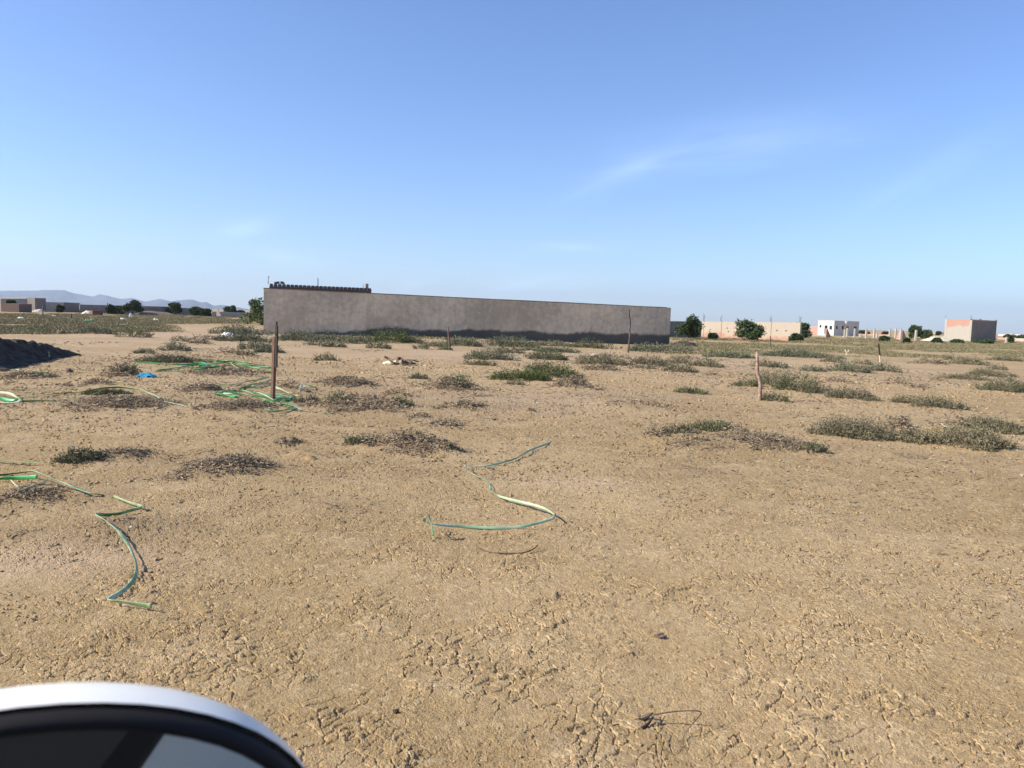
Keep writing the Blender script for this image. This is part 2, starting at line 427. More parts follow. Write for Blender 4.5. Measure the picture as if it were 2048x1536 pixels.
M['hosepale'] = hose_mat('bleached hose', (.48, .55, .36), (.60, .62, .44))

M['carwhite'], _t, _b = new_mat('white car paint'); _b.inputs['Base Color'].default_value = (.90, .87, .77, 1); _b.inputs['Roughness'].default_value = .4; _b.inputs['Coat Weight'].default_value = .15; _b.inputs['Specular IOR Level'].default_value = .5
M['carblack'] = simple('black plastic trim', (.020, .017, .016), var=.1, rough=.65, spec=.18)
M['tyre'] = simple('tyre rubber', (.02, .02, .02), var=.1, rough=.8)
M['carseat'] = simple('dark cabin', (.035, .06, .06), var=.2)
M['mirror'], _t, _b = new_mat('mirror glass'); _b.inputs['Base Color'].default_value = (.55, .60, .62, 1); _b.inputs['Metallic'].default_value = 1; _b.inputs['Roughness'].default_value = .03
M['glass'], _t, _b = new_mat('car window glass')
_tr = _t.add('ShaderNodeBsdfTransparent', inp={0: (.75, .85, .82, 1)}); _gl = _t.add('ShaderNodeBsdfGlossy', inp={1: 0.02})
_mx = _t.add('ShaderNodeMixShader', inp={0: .1, 1: _tr.outputs[0], 2: _gl.outputs[0]}); _t.l.new(_mx.outputs[0], _t.n['Material Output'].inputs[0])

# ------------------------------------------------------------------ the shrubs' places (needed by the ground: each sits on its own hummock)
# left px, right px, top py, foot py, kind, label
SHRUBS = [
 # near row
 (125, 202, 886, 929, 'g', 'dusty green shrub forming the left half of the near left pair'),
 (196, 308, 892, 926, 'd', 'grey twiggy shrub touching the dusty green one near the left edge'),
 (378, 548, 903, 957, 'd', 'dry grey brown twig mat just left of the animal burrow'),
 (545, 606, 873, 896, 'd', 'small pale tuft of dead twigs standing behind the animal burrow'),
 (684, 752, 870, 899, 'gm', 'dark green tuft at the left end of the central dead mat'),
 (742, 882, 856, 910, 'd', 'large tangle of dead grey twigs between rusty stake and mint hose'),
 (846, 920, 882, 914, 'd', 'dark dead twigs at the right end of the central dead mat'),
 (812, 864, 826, 842, 'd', 'small dark twig strip above the large central dead tangle'),
 (850, 930, 840, 858, 'd', 'faint flat twig scatter up and right of the central tangle'),
 (1052, 1070, 814, 827, 'd', 'tiny lone dark tuft on bare soil above the mint hose tip'),
 (135, 328, 786, 824, 'd', 'broad dead mat with green hose lying across its top'),
 (172, 250, 777, 792, 'g', 'low green growth along the crest of the hose covered dead mat'),
 (416, 548, 796, 828, 'd', 'dead twig mat at the foot of the rusty stake'),
 (368, 438, 763, 787, 'd', 'lumpy dark grey shrub left of the tangle around the rusty stake'),
 (590, 632, 788, 813, 'o', 'small olive shrub right of the rusty stake foot'),
 (622, 818, 786, 828, 'm', 'very wide grey dead mat with green sprigs right of the rusty stake'),
 (552, 602, 760, 783, 'd', 'dark twigs piled right behind the rusty stake'),
 (630, 745, 751, 777, 'd', 'thin flat dead mat behind the very wide grey mat'),
 (766, 822, 776, 797, 'd', 'sparse little twig clump behind right end of the very wide mat'),
 (0, 122, 966, 1012, 'd', 'dark dead mat under the hose at the left frame edge'),
 (120, 345, 1034, 1088, 'dl', 'flat brown scatter of dead twigs around the kinked near hose'),
 (0, 82, 1050, 1082, 'dl', 'faint grey scatter of twigs at the left frame edge below the hose'),
 (0, 104, 741, 762, 'd', 'dead mat at left edge in front of the black soil heap'),
 (0, 58, 768, 788, 'dl', 'thin dead scatter above the coiled hose at the left edge'),
 (164, 224, 756, 772, 'd', 'small brown dead mat left of the blue cloth, nearer of two'),
 (196, 276, 727, 757, 'm', 'grey dead shrub right behind the blue cloth'),
 (383, 512, 735, 753, 'd', 'brown dead mat in front of the far green hose tangle'),
 (289, 394, 711, 728, 'o', 'long olive shrub behind the far green hose tangle'),
 (432, 482, 694, 711, 'd', 'brown dry clump left of a dark tuft, left of the rusty stake'),
 (476, 506, 698, 713, 'g', 'dark green tuft at right end of a brown dry clump'),
 (484, 548, 685, 701, 'b', 'dark blue green shrub directly left of the rusty stake'),
 (510, 568, 696, 707, 'b', 'flat dark shrub passing behind the rusty stake'),
 (442, 530, 667, 685, 'b', 'broad dark shrub below the white sheet near the wall corner'),
 (433, 522, 653, 670, 'b', 'pale green and brown shrub above the white sheet by the wall corner'),
 (326, 374, 686, 703, 'b', 'compact dark cushion shrub on bare soil above the olive shrub'),
 (271, 305, 695, 708, 'b', 'small compact cushion left of the larger dark cushion'),
 (384, 418, 678, 688, 'o', 'small dark olive cushion left of the broad dark shrubs'),
 (386, 434, 670, 682, 'd', 'brown dry strip above the small dark olive cushion'),
 (347, 377, 672, 684, 'o', 'tiny two lobed olive tuft left of the brown dry strip'),
 (242, 294, 657, 676, 'g', 'rounded green shrub at the right end of the far left green strip'),
 (163, 227, 652, 669, 'b', 'dark bluish bush at the near edge of the far left greenery'),
 # along the foot of the long wall
 (564, 648, 663, 684, 'b', 'first shrub at the wall foot, right of the rusty stake top'),
 (638, 682, 667, 684, 'b', 'second shrub at the wall foot, beside pale rubble'),
 (686, 740, 671, 689, 'b', 'third shrub at the wall foot, right of the pale rubble'),
 (736, 824, 662, 688, 'bright', 'tallest bright green bush leaning on the wall foot'),
 (614, 650, 676, 693, 'o', 'tan olive clump in front of the first wall foot shrub'),
 (646, 690, 683, 696, 'g', 'low green clump in front of the pale rubble at the wall'),
 (736, 780, 684, 699, 'g', 'low green clump in front of the tallest bright wall bush'),
 (630, 672, 709, 724, 'g', 'spiky lone green shrub on bare soil between stake and wood debris'),
 (808, 850, 677, 688, 'o', 'flat olive clump right of the tallest bright wall bush'),
 (830, 858, 688, 699, 'g', 'tiny green cushion left of the leaning thin stake'),
 (848, 890, 684, 694, 'o', 'thin olive strip left of the leaning thin stake near the wall'),
 (876, 900, 691, 701, 'g', 'dark little cushion touching the leaning thin stake foot'),
 (886, 962, 676, 694, 'b', 'grey green shrub right behind the leaning thin stake'),
 (958, 988, 685, 695, 'd', 'small brown dry clump between two grey green wall shrubs'),
 (972, 1066, 674, 696, 'b', 'long bluish green bush at the middle of the wall foot'),
 (1056, 1150, 684, 693, 'o', 'thin olive strip along the middle right of the wall foot'),
 (1146, 1214, 683, 698, 'g', 'dark green bush at the wall foot left of the straight thin stake'),
 (1262, 1348, 687, 706, 'b', 'pale green mound in front of the right wall end'),
 (1342, 1382, 692, 706, 'b', 'shrub with pale soil at the right corner of the wall'),
 # middle of the field
 (996, 1044, 694, 707, 'o', 'small olive shrub behind the split green bush'),
 (1048, 1078, 695, 702, 'g', 'sliver of green shrub between the olive shrub and the rounded pair'),
 (1072, 1150, 696, 706, 'b', 'back shrub of the rounded pair in mid field'),
 (1055, 1134, 702, 722, 'g', 'front shrub of the rounded pair in mid field'),
 (936, 1022, 698, 722, 'b', 'two humped grey green bush in mid field'),
 (948, 986, 718, 733, 'g', 'small dark shrub just in front of the two humped bush'),
 (924, 952, 720, 731, 'd', 'small brown dead knot left below the two humped bush'),
 (990, 1096, 740, 764, 'bright', 'large bright green bush in mid field, left lobe'),
 (1058, 1144, 729, 758, 'bright', 'large bright green bush in mid field, right and taller lobe'),
 (1052, 1100, 722, 741, 'tan', 'pale dry straw bush behind the large bright green bush'),
 (1015, 1046, 759, 771, 'o', 'little olive tuft in front of the large bright green bush'),
 (820, 856, 749, 760, 'g', 'green tuft at the left end of a grey dead mat below the wood debris'),
 (836, 948, 752, 786, 'm', 'grey dead mat with green crest below the wood debris'),
 (930, 994, 784, 800, 'dl', 'thin dead scatter below right of the green crested dead mat'),
 (884, 972, 801, 822, 'd', 'low dead strip in the middle of the bare central soil'),
 (1106, 1178, 748, 782, 'd', 'grey dead mat running down from the large bright green bush'),
 (1138, 1164, 746, 757, 'g', 'small dark tuft right of the large bright green bush, upper'),
 (1144, 1168, 757, 767, 'g', 'small dark tuft right of the large bright green bush, lower'),
 (1172, 1204, 772, 784, 'd', 'dark twig tuft at the lower right end of the dead mat'),
 (1200, 1350, 778, 824, 'dl', 'wide pale flat dead mat in open soil left of the crooked post'),
 (1354, 1410, 774, 789, 'g', 'compact dark green shrub left of the crooked post'),
 (1096, 1146, 804, 817, 'dl', 'faint dead scatter in open soil below the large bright bush'),
 (1156, 1242, 705, 732, 'o', 'brownish domed shrub below the dark wall foot bush'),
 (1164, 1234, 727, 744, 'd', 'dead clump in front of the brownish domed shrub'),
 (1220, 1260, 707, 720, 'd', 'small brown strip below the straight thin stake'),
 (1200, 1232, 706, 714, 'd', 'sliver of brown twigs above the domed shrub, right side'),
 (1260, 1338, 715, 734, 'o', 'olive shrub with flat top right of the brownish domed shrub'),
 (1258, 1322, 729, 741, 'd', 'dead strip in front of the flat topped olive shrub'),
 (1334, 1378, 714, 728, 'o', 'dusty olive shrub, back one of three below the wall corner'),
 (1328, 1390, 730, 746, 'o', 'dusty olive shrub, front one of three below the wall corner'),
 (1352, 1398, 711, 719, 'd', 'brown sliver above the dusty olive shrubs below the wall corner'),
 # right of the crooked post and behind
 (1418, 1502, 705, 717, 'b', 'long pale green shrub left of the crooked post top'),
 (1380, 1442, 721, 735, 'o', 'right one of three dusty olive shrubs below the wall corner'),
 (1408, 1442, 742, 754, 'd', 'small brown dead clump left of the crooked post'),
 (1464, 1512, 739, 752, 'dl', 'pale dead scatter touching the crooked post at mid height'),
 (1506, 1550, 721, 736, 'o', 'two layered olive shrub right of the crooked post top'),
 (1546, 1574, 727, 737, 'b', 'small dark cushion right of the two layered olive shrub'),
 (1470, 1518, 759, 775, 'g', 'dark spiky shrub left of the crooked post'),
 (1516, 1584, 743, 775, 'g', 'tall dark green bush right behind the crooked post'),
 (1550, 1634, 751, 786, 'g', 'long arm of the dark green bush right of the crooked post'),
 (1526, 1572, 785, 805, 'g', 'green shrub at the foot of the crooked post'),
 (1638, 1668, 768, 787, 'd', 'grey dead knot between the dark bush and a grey green shrub'),
 (1660, 1744, 777, 801, 'o', 'grey green shrub second right of the crooked post'),
 (1526, 1660, 702, 716, 'b', 'long green shrub at the edge of far right greenery'),
 (1608, 1646, 733, 744, 'b', 'small flat bluish shrub in open soil right of the crooked post'),
 (1644, 1684, 716, 726, 'o', 'thin olive strip left of the forked pale stick'),
 (1663, 1732, 723, 746, 'b', 'dome shaped blue green shrub below the forked pale stick'),
 (1650, 1702, 753, 769, 'd', 'grey twiggy shrub below the dome shaped blue green shrub'),
 (1690, 1712, 746, 754, 'd', 'tiny grey clump just below the dome shaped blue green shrub'),
 (1738, 1792, 728, 745, 'b', 'low shrub at the foot of the leaning dark topped stake'),
 (1710, 1742, 720, 730, 'o', 'thin olive strip left of the leaning dark topped stake'),
 (1778, 1820, 754, 773, 'd', 'dark grey twig bush in open soil far right'),
 (1812, 1852, 767, 778, 'd', 'small twig strip right of the dark grey twig bush'),
 (1788, 1856, 788, 811, 'o', 'dark olive shrub above the wide right shrub bank, left half'),
 (1838, 1916, 796, 819, 'o', 'dark olive shrub above the wide right shrub bank, right half'),
 (1888, 1914, 709, 722, 'g', 'single upright dark plant on grey scrub below the cube house'),
 (1828, 1894, 717, 731, 'd', 'grey scrub left of the single upright dark plant'),
 (1908, 1970, 718, 731, 'o', 'grey olive scrub right of the single upright dark plant'),
 (1980, 2040, 713, 723, 'o', 'flat brown strip of scrub at the right edge below the cube house'),
 (1978, 2010, 731, 740, 'g', 'thin dark strip above the stacked olive scrub at right'),
 (1936, 2014, 739, 755, 'o', 'stacked olive scrub near the right edge'),
 (1888, 1964, 749, 760, 'o', 'long thin olive strip left of the stacked olive scrub'),
 (1998, 2034, 754, 765, 'd', 'small brown clump right of the long thin olive strip'),
 (1968, 2056, 763, 786, 'g', 'green cushion shrub cut by the right frame edge'),
 (1936, 1960, 764, 775, 'd', 'grey wisp just left of the green cushion at the right edge'),
 (1862, 1884, 755, 763, 'd', 'tiny dark dash of scrub between twig bush and stacked scrub'),
 # wide right bank and its neighbours
 (1638, 1772, 833, 882, 'o', 'wide upright green clump at the left of the right shrub bank'),
 (1766, 1830, 828, 868, 'd', 'dead grey middle top of the right shrub bank'),
 (1786, 1876, 852, 892, 'o', 'low clump with bare soil gap in the right shrub bank'),
 (1870, 2004, 852, 900, 'o', 'front right green clump of the right shrub bank'),
 (1868, 1928, 828, 862, 'd', 'dark dead twigs behind the right shrub bank'),
 (1926, 2060, 832, 867, 'o', 'olive clump cut by the right frame edge beside the shrub bank'),
 (1908, 1926, 829, 842, 'd', 'tiny dark knot on bare soil behind the right shrub bank'),
 (1278, 1334, 848, 890, 'd', 'upright brown twigs at the left end of the bare mound'),
 (1322, 1396, 848, 872, 'o', 'grey olive sprigs on the left shoulder of the bare mound'),
 (1380, 1468, 838, 866, 'g', 'dark green crest on top of the bare mound'),
 (1444, 1496, 852, 876, 'd', 'dark dead twigs falling off the right of the green crest'),
 (1330, 1460, 868, 906, 'dl', 'pale dead litter over the front of the bare mound'),
 (1440, 1612, 862, 904, 'd', 'grey dead mat trailing right from the bare mound'),
 (1600, 1654, 886, 911, 'gm', 'dark little clump at the far right tip of the trailing dead mat'),
 (1780, 1850, 900, 918, 'dl', 'faint twig specks in front of the right shrub bank'),
 (1340, 1420, 928, 948, 'dl', 'faint twig specks on open soil below the bare mound'),
 (100, 145, 760, 776, 'dl', 'reddish thin twig scatter left of the brown dead mats'),
 (640, 700, 1000, 1024, 'dl', 'faint grey litter on open soil left of the mint hose'),
]
PL = []
for (xl, xr, yt, yb, kind, label) in SHRUBS:
    xc = (xl + xr) / 2
    g = G(xc, yb); D = float((g - CAM) @ FW); drop = max(8.0, yb - hor(xc))
    W = (xr - xl) * D / F; ph = yb - yt
    k = .9 if kind in ('d', 'dl', 'm') else .55
    Dp = min(k * W, k * ph * D / drop)
    if kind == 'dl': Dp = min(W * .8, .95 * ph * D / drop)
    H = max(.045, (ph - Dp * drop / D * .75) * D / F)
    dirv = (g - CAM)[:2]; dirv = dirv / np.linalg.norm(dirv)
    c = g[:2] + dirv * Dp * .5
    hh = {'d': .42, 'dl': .35, 'm': .42, 'gm': .35}.get(kind, .18) * H
    hh = min(hh, .16)
    HUMMOCKS.append((c[0], c[1], max(.12, W * .55), max(.1, Dp * .62), hh))
    PL.append((c, W, Dp, H, D, dirv))
# soil features of their own
def hum(px, py, w, h, k=.5):
    g = G(px, py); D = float((g - CAM) @ FW); HUMMOCKS.append((g[0], g[1], w * D / F, w * k * D / F, h))
hum(1390, 890, 70, .10); hum(605, 916, 40, .07); hum(586, 912, 9, -.10, .9); hum(1160, 975, 60, .04); hum(230, 1060, 120, .05)
hum(1820, 880, 50, .08); hum(1165, 800, 150, .06, .6); hum(500, 650, 60, .06)

# ------------------------------------------------------------------ ground, hills, haze
def build_ground():
    rr = [0.25]
    while rr[-1] < 15.5e3:
        r = rr[-1]
        if r < 2.2: dr = .10
        elif r < 60: dr = max(.006, r * r / 1153.0 * .8)
        else: dr = r * .10
        rr.append(r + dr)
    rr = np.array(rr); rr = rr[rr < 11500]
    a1 = np.arange(-0.80, 0.80, 1 / 700.0); a2 = np.linspace(0.80, 2 * math.pi - 0.80, 90)[:-1]
    aa = np.concatenate([a1, a2]); na, nr = len(aa), len(rr)
    A, R = np.meshgrid(aa, rr)
    X = R * np.sin(A); Y = R * np.cos(A)
    x = X.ravel(); y = Y.ravel(); z = zterr(x, y)
    V = np.stack([x, y, z], 1); V = np.vstack([V, [[0, 0, float(zbase(0, 0))]]])
    i = np.arange(nr - 1)[:, None] * na; j = np.arange(na)[None, :]; j2 = (j + 1) % na
    Q = np.stack([i + j, i + na + j, i + na + j2, i + j2], -1).reshape(-1, 4)
    # wind so that normals point up
    Q = Q[:, ::-1]
    me = bpy.data.meshes.new('ground')
    tri = np.stack([np.full(na, nr * na), np.arange(na), (np.arange(na) + 1) % na], 1)[:, ::-1]
    loops = np.concatenate([Q.ravel(), tri.ravel()]).astype(np.int32)
    tot = np.concatenate([np.full(len(Q), 4), np.full(len(tri), 3)]).astype(np.int32)
    st = np.concatenate([[0], np.cumsum(tot)[:-1]]).astype(np.int32)
    me.vertices.add(len(V)); me.vertices.foreach_set('co', V.astype(np.float32).ravel())
    me.loops.add(len(loops)); me.loops.foreach_set('vertex_index', loops)
    me.polygons.add(len(tot)); me.polygons.foreach_set('loop_start', st); me.polygons.foreach_set('loop_total', tot)
    me.update(calc_edges=True)
    me.polygons.foreach_set('use_smooth', np.ones(len(tot), bool))
    lit = np.zeros(len(V)); pale = np.zeros(len(V))
    xv, yv = V[:, 0], V[:, 1]
    for (spec, (c, W, Dp, H, D, dirv)) in zip(SHRUBS, PL):
        kind = spec[4]
        if kind not in ('d', 'dl', 'm', 'gm', 'o'): continue
        s1, s2 = W * .52, max(Dp * .6, .1); m = (np.abs(xv - c[0]) < 2.4 * s1) & (np.abs(yv - c[1]) < 2.4 * s2)
        q = np.exp(-((xv[m] - c[0]) / s1) ** 2 - ((yv[m] - c[1]) / s2) ** 2) * {'o': .5}.get(kind, 1.0)
        lit[m] = np.maximum(lit[m], q)
    for (px, py, sx, sy, a) in ((960, 805, 2.6, 2.0, .45), (1270, 800, 2.4, 1.4, .5), (700, 800, 3.0, 2.0, .5), (640, 1010, .9, .5, .5), (800, 940, 1.2, .5, .4), (1500, 890, 1.6, .5, .5), (240, 1060, .7, .45, .8), (100, 1070, .6, .3, .5),
                                (470, 800, 3.0, 1.6, .5), (230, 800, 2.5, 1.2, .5), (1330, 950, .8, .3, .4), (60, 1000, .6, .5, .6), (450, 930, 1.0, .4, .5)):
        g = G(px, py); lit = np.maximum(lit, a * np.exp(-((xv - g[0]) / sx) ** 2 - ((yv - g[1]) / sy) ** 2))
    for (px, py, sx, sy, a) in ((1000, 715, 22, 11, .6), (300, 668, 16, 9, 1), (120, 680, 14, 6, .6), (430, 660, 8, 10, .9), (1020, 800, 2.2, 1.6, .8), (1250, 790, 2.0, 1.2, .7), (700, 770, 3, 1.5, .5), (110, 1120, .7, .35, .8), (1170, 970, .6, .3, .6), (1400, 690, 4, 8, .4)):
        g = G(px, py); pale = np.maximum(pale, a * np.exp(-((xv - g[0]) / sx) ** 2 - ((yv - g[1]) / sy) ** 2))
    for nm, arr in (('litter', lit), ('pale', pale)):
        at_ = me.attributes.new(nm, 'FLOAT', 'POINT'); at_.data.foreach_set('value', arr.astype(np.float32))
    me.materials.append(M['ground'])
    o = bpy.data.objects.new('ground', me); COL.objects.link(o); o['kind'] = 'structure'
    return o
build_ground()

RIDGE = [(-300, 584), (-120, 574), (-60, 577), (0, 580), (60, 580), (90, 579), (130, 579), (150, 586), (165, 588), (185, 592), (198, 587), (215, 590), (240, 597), (262, 595), (290, 602),
         (318, 597), (345, 602), (362, 599), (386, 598), (402, 604), (412, 603), (428, 611), (440, 609), (470, 613), (500, 618), (540, 626)]
def build_hills():
    xs = np.linspace(-300, 540, 260)
    rx = np.array([p[0] for p in RIDGE]); ry = np.array([p[1] for p in RIDGE])
    V = []; n2 = 34
    ridge_y = np.interp(xs, rx, ry)
    for i, px in enumerate(xs):
        Yr = 7200 + 500 * math.sin(px / 90.0)
        top = at(px, ridge_y[i], Yr); zt = max(4.0, top[2])
        zt += 4 * float(fbm(np.array(px / 14.0), np.array(0.3), 5, 4))
        for k in range(n2):
            s = k / (n2 - 1) * 2 - 1                        # -1 foot near us, 0 crest, 1 far foot
            Yk = Yr + s * 1500
            p = at(px, ridge_y[i], Yk)
            base = (1 - abs(s)) ** 1.15
            nse = float(fbm(np.array(px / 22.0), np.array(s * 5.0), 9, 5))
            z = zt * base * (1 + .35 * nse * (1 - base) * 2.2) - 2.0
            V.append((p[0], Yk, z))
    nx = len(xs)
    i = np.arange(nx - 1)[:, None] * n2; j = np.arange(n2 - 1)[None, :]
    Q = np.stack([i + j, i + n2 + j, i + n2 + j + 1, i + j + 1], -1).reshape(-1, 4)
    o = new_mesh('hills', V, Q, simple('bare hills', (.10, .105, .115), var=.3, scale=.004), smooth=True)
    o['kind'] = 'structure'
build_hills()

def build_haze():
    mb = MB(); mb.box((0, 0, 0), (1, 0, 0), (0, 1, 0), (-12000, -12000, -4), (12000, 12000, 420))
    m = bpy.data.materials.new('air'); m.use_nodes = True; t = NT(m.node_tree)
    t.n.remove(t.n['Principled BSDF'])
    v = t.add('ShaderNodeVolumePrincipled', inp={'Color': (.72, .84, 1.0, 1), 'Density': HAZE, 'Anisotropy': .2})
    t.l.new(v.outputs[0], t.n['Material Output'].inputs['Volume'])
    o = mb.build('haze', m); o['kind'] = 'stuff'; o['label'] = 'pale blue haze over the far plain and hills'
HAZE = 9.5e-5
build_haze()

# ------------------------------------------------------------------ vegetation
def unit(v): return v / (np.linalg.norm(v, axis=-1, keepdims=True) + 1e-9)

def kites(P, Dv, L, Wd, rng):
    """one leaf per row: a kite from P along Dv"""
    n = len(P); side = unit(np.cross(Dv, rng.normal(size=(n, 3)))) * (Wd * .5)[:, None]
    nrm = unit(np.cross(Dv, side))
    mid = P + Dv * (L * .45)[:, None]
    V = np.stack([P, mid + side, P + Dv * L[:, None] + nrm * (L * .08)[:, None], mid - side], 1).reshape(-1, 3)
    return V, np.arange(4 * n).reshape(n, 4)

def twigs(P, Dv, L, R, rng):
    """bent three sided twigs"""
    n = len(P)
    bend = unit(rng.normal(size=(n, 3))) * .35
    d2 = unit(Dv + bend)
    p1 = P + Dv * (L * .5)[:, None]; p2 = p1 + d2 * (L * .5)[:, None]
    s = unit(np.cross(Dv, rng.normal(size=(n, 3)))); t = np.cross(unit(Dv), s)
    V = []
    for (pp, rs) in ((P, 1.0), (p1, .8), (p2, .3)):
        for a in (0, 2.094, 4.189):
            V.append(pp + (s * math.cos(a) + t * math.sin(a)) * (R * rs)[:, None])
    V = np.stack(V, 1).reshape(-1, 3)
    b = (np.arange(n) * 9)[:, None, None]
    q = np.array([[k * 3 + a, k * 3 + (a + 1) % 3, k * 3 + 3 + (a + 1) % 3, k * 3 + 3 + a] for k in range(2) for a in range(3)])[None]
    return V, (b + q).reshape(-1, 4)

def patch_points(n, W, Dp, dirv, rng):
    """points of an irregular ellipse; returns xy offsets and normalised radius"""
    ph = rng.uniform(0, 6.28, 5); am = rng.uniform(.08, .22, 5)
    a = rng.uniform(0, 6.283, n); r = np.sqrt(rng.uniform(0, 1, n))
    lobe = 1 + sum(am[k] * np.sin((k + 2) * a + ph[k]) for k in range(5)) * .8
    u = np.cos(a) * r * lobe * W * .5; v = np.sin(a) * r * lobe * Dp * .5
    rt = np.array([dirv[1], -dirv[0]])
    return u[:, None] * rt + v[:, None] * dirv, r, u

def green_part(c, W, Dp, H, D, dirv, rng, dens=1.0, flat=1.0):
    sp = max(.022, .0026 * D)
    W *= 1.10; H *= 1.26 if D > 13 else 1.02
    n = int(min(4500, max(40, dens * 1.5 * W * Dp * .8 / sp ** 2)))
    off, r, u = patch_points(n, W, Dp, dirv, rng)
    xy = c + off
    hum_ = 0.74 + 0.8 * (fbm(xy[:, 0] * 3.2 / max(W, .3) * .9, xy[:, 1] * 5, rng.integers(99), 3) + .28)
    h = H * np.clip(1 - .75 * r ** 2.2, .15, 1) * np.clip(hum_, .35, 1.15) * rng.uniform(.7, 1.15, n) * flat
    base = np.column_stack([xy, zterr(xy[:, 0], xy[:, 1]) - .01])
    outd = np.column_stack([off / (np.linalg.norm(off, axis=1)[:, None] + 1e-6) * (r[:, None] * .7), np.ones(n)])
    sd_ = unit(outd + rng.normal(size=(n, 3)) * np.array([.35, .35, .1]))
    K = 14
    P = []; Dd = []; LL = []
    L0 = .010 + .0014 * D
    for k in range(K):
        t = rng.uniform(.1, 1.0, n) if k else np.full(n, .75)
        P.append(base + sd_ * (h * t)[:, None] + rng.normal(size=(n, 3)) * sp * .45)
        Dd.append(unit(sd_ * rng.uniform(.4, 1.1, n)[:, None] + rng.normal(size=(n, 3)) * .55))
        LL.append(L0 * rng.uniform(.6, 1.4, n))
    P = np.concatenate(P); Dd = np.concatenate(Dd); LL = np.concatenate(LL)
    P[:, 2] = np.maximum(P[:, 2], zterr(P[:, 0], P[:, 1]))
    return kites(P, Dd, LL, LL * rng.uniform(.32, .55, len(LL)), rng)

def dead_part(c, W, Dp, H, D, dirv, rng, dens=1.0, low=False):
    sp = max(.026, .0029 * D)
    n = int(min(5200, max(60, dens * 2.7 * W * Dp * .8 / sp ** 2)))
    off, r, u = patch_points(n, W, Dp, dirv, rng)
    off = off * (1.28 if low else 1.22)
    fs = 3.0 + 12.0 / max(D, 6)
    cl = fbm((c[0] + off[:, 0]) * fs, (c[1] + off[:, 1]) * fs * 1.6, rng.integers(99), 3)
    keep = cl + rng.normal(0, .10, n) > (-.12 if low else -.34) + r ** 2.5 * .55; off = off[keep]; r = r[keep]; n = len(off)
    xy = c + off
    H2 = min(H * .8, .16 + .002 * D) * (.22 if low else 1)
    z = zterr(xy[:, 0], xy[:, 1]) + H2 * rng.uniform(0, 1, n) ** 1.6 * (1 - .7 * r ** 2)
    P = np.column_stack([xy, z])
    a = rng.uniform(0, 6.283, n); el_ = np.abs(rng.normal(.0, .16 if low else .34, n))
    Dd = np.column_stack([np.cos(a) * np.cos(el_), np.sin(a) * np.cos(el_), np.sin(el_)])
    L = (.022 + .0030 * D) * rng.uniform(.4, 1.0, n) * np.where(rng.uniform(size=n) < .12, 2.2, 1)
    return twigs(P, Dd, L, (.0022 + .00042 * D) * rng.uniform(.5, 1.7, n), rng)

def make_shrub(i, spec, pl):
    xl, xr, yt, yb, kind, label = spec; c, W, Dp, H, D, dirv = pl
    rng = np.random.default_rng(100 + i)
    loc = np.array([c[0], c[1], float(zterr(c[0], c[1]))])
    parts = []
    gm = {'g': 'green', 'b': 'blue', 'o': 'olive', 'bright': 'bright', 'tan': 'tan'}.get(kind)
    if gm:
        parts.append(('foliage', green_part(c, W, Dp, H, D, dirv, rng), M[gm]))
        if xr - xl > 34:
            parts.append(('dry_twigs', dead_part(c, W * .95, Dp * .95, H * .8, D, dirv, rng, dens=.22 if kind != 'o' else .4), M['dead']))
    elif kind in ('d', 'dl'):
        parts.append(('dry_twigs', dead_part(c, W, Dp, H, D, dirv, rng, dens=1.0 if kind == 'd' else .5, low=kind == 'dl'), M['dead']))  # mesh of bent dead twigs, no leaves
        if kind == 'd' and xr - xl > 60:
            parts.append(('dry_twigs', dead_part(c, W * .9, Dp * .9, H * .6, D, dirv, rng, dens=.3), M['tan']))
            parts.append(('foliage', green_part(c + np.array([W * .1, Dp * .15]), W * .6, Dp * .5, H * .7, D, dirv, rng, dens=.25), M['olive']))
    elif kind in ('m', 'gm'):
        parts.append(('dry_twigs', dead_part(c, W, Dp, H, D, dirv, rng), M['dead']))
        if kind == 'm':
            for q in range(3):
                cc = c + np.array([rng.uniform(-.35, .4) * W, rng.uniform(0, .3) * Dp])
                parts.append(('foliage', green_part(cc, W * .22, Dp * .35, H * .9, D, dirv, rng, dens=.8), M['green']))
        else:
            parts.append(('foliage', green_part(c, W * .85, Dp * .8, H, D, dirv, rng, dens=.7), M['green']))
    nm = 'shrub' if gm else 'dry_shrub'
    cat = 'shrub' if gm else 'dry shrub'
    grp = 'green shrubs scattered over the dry field' if gm else 'dead shrubs scattered over the dry field'
    if len(parts) == 1:
        n_, (V, Fc), m = parts[0]
        o = new_mesh(nm, V - loc, Fc, m); o.location = loc; tag(o, label, cat, grp)
    else:
        r = empty(nm, loc, label, cat, grp)
        for n_, (V, Fc), m in parts: new_mesh(n_, V - loc, Fc, m, r)
for i, (s, p) in enumerate(zip(SHRUBS, PL)): make_shrub(i, s, p)

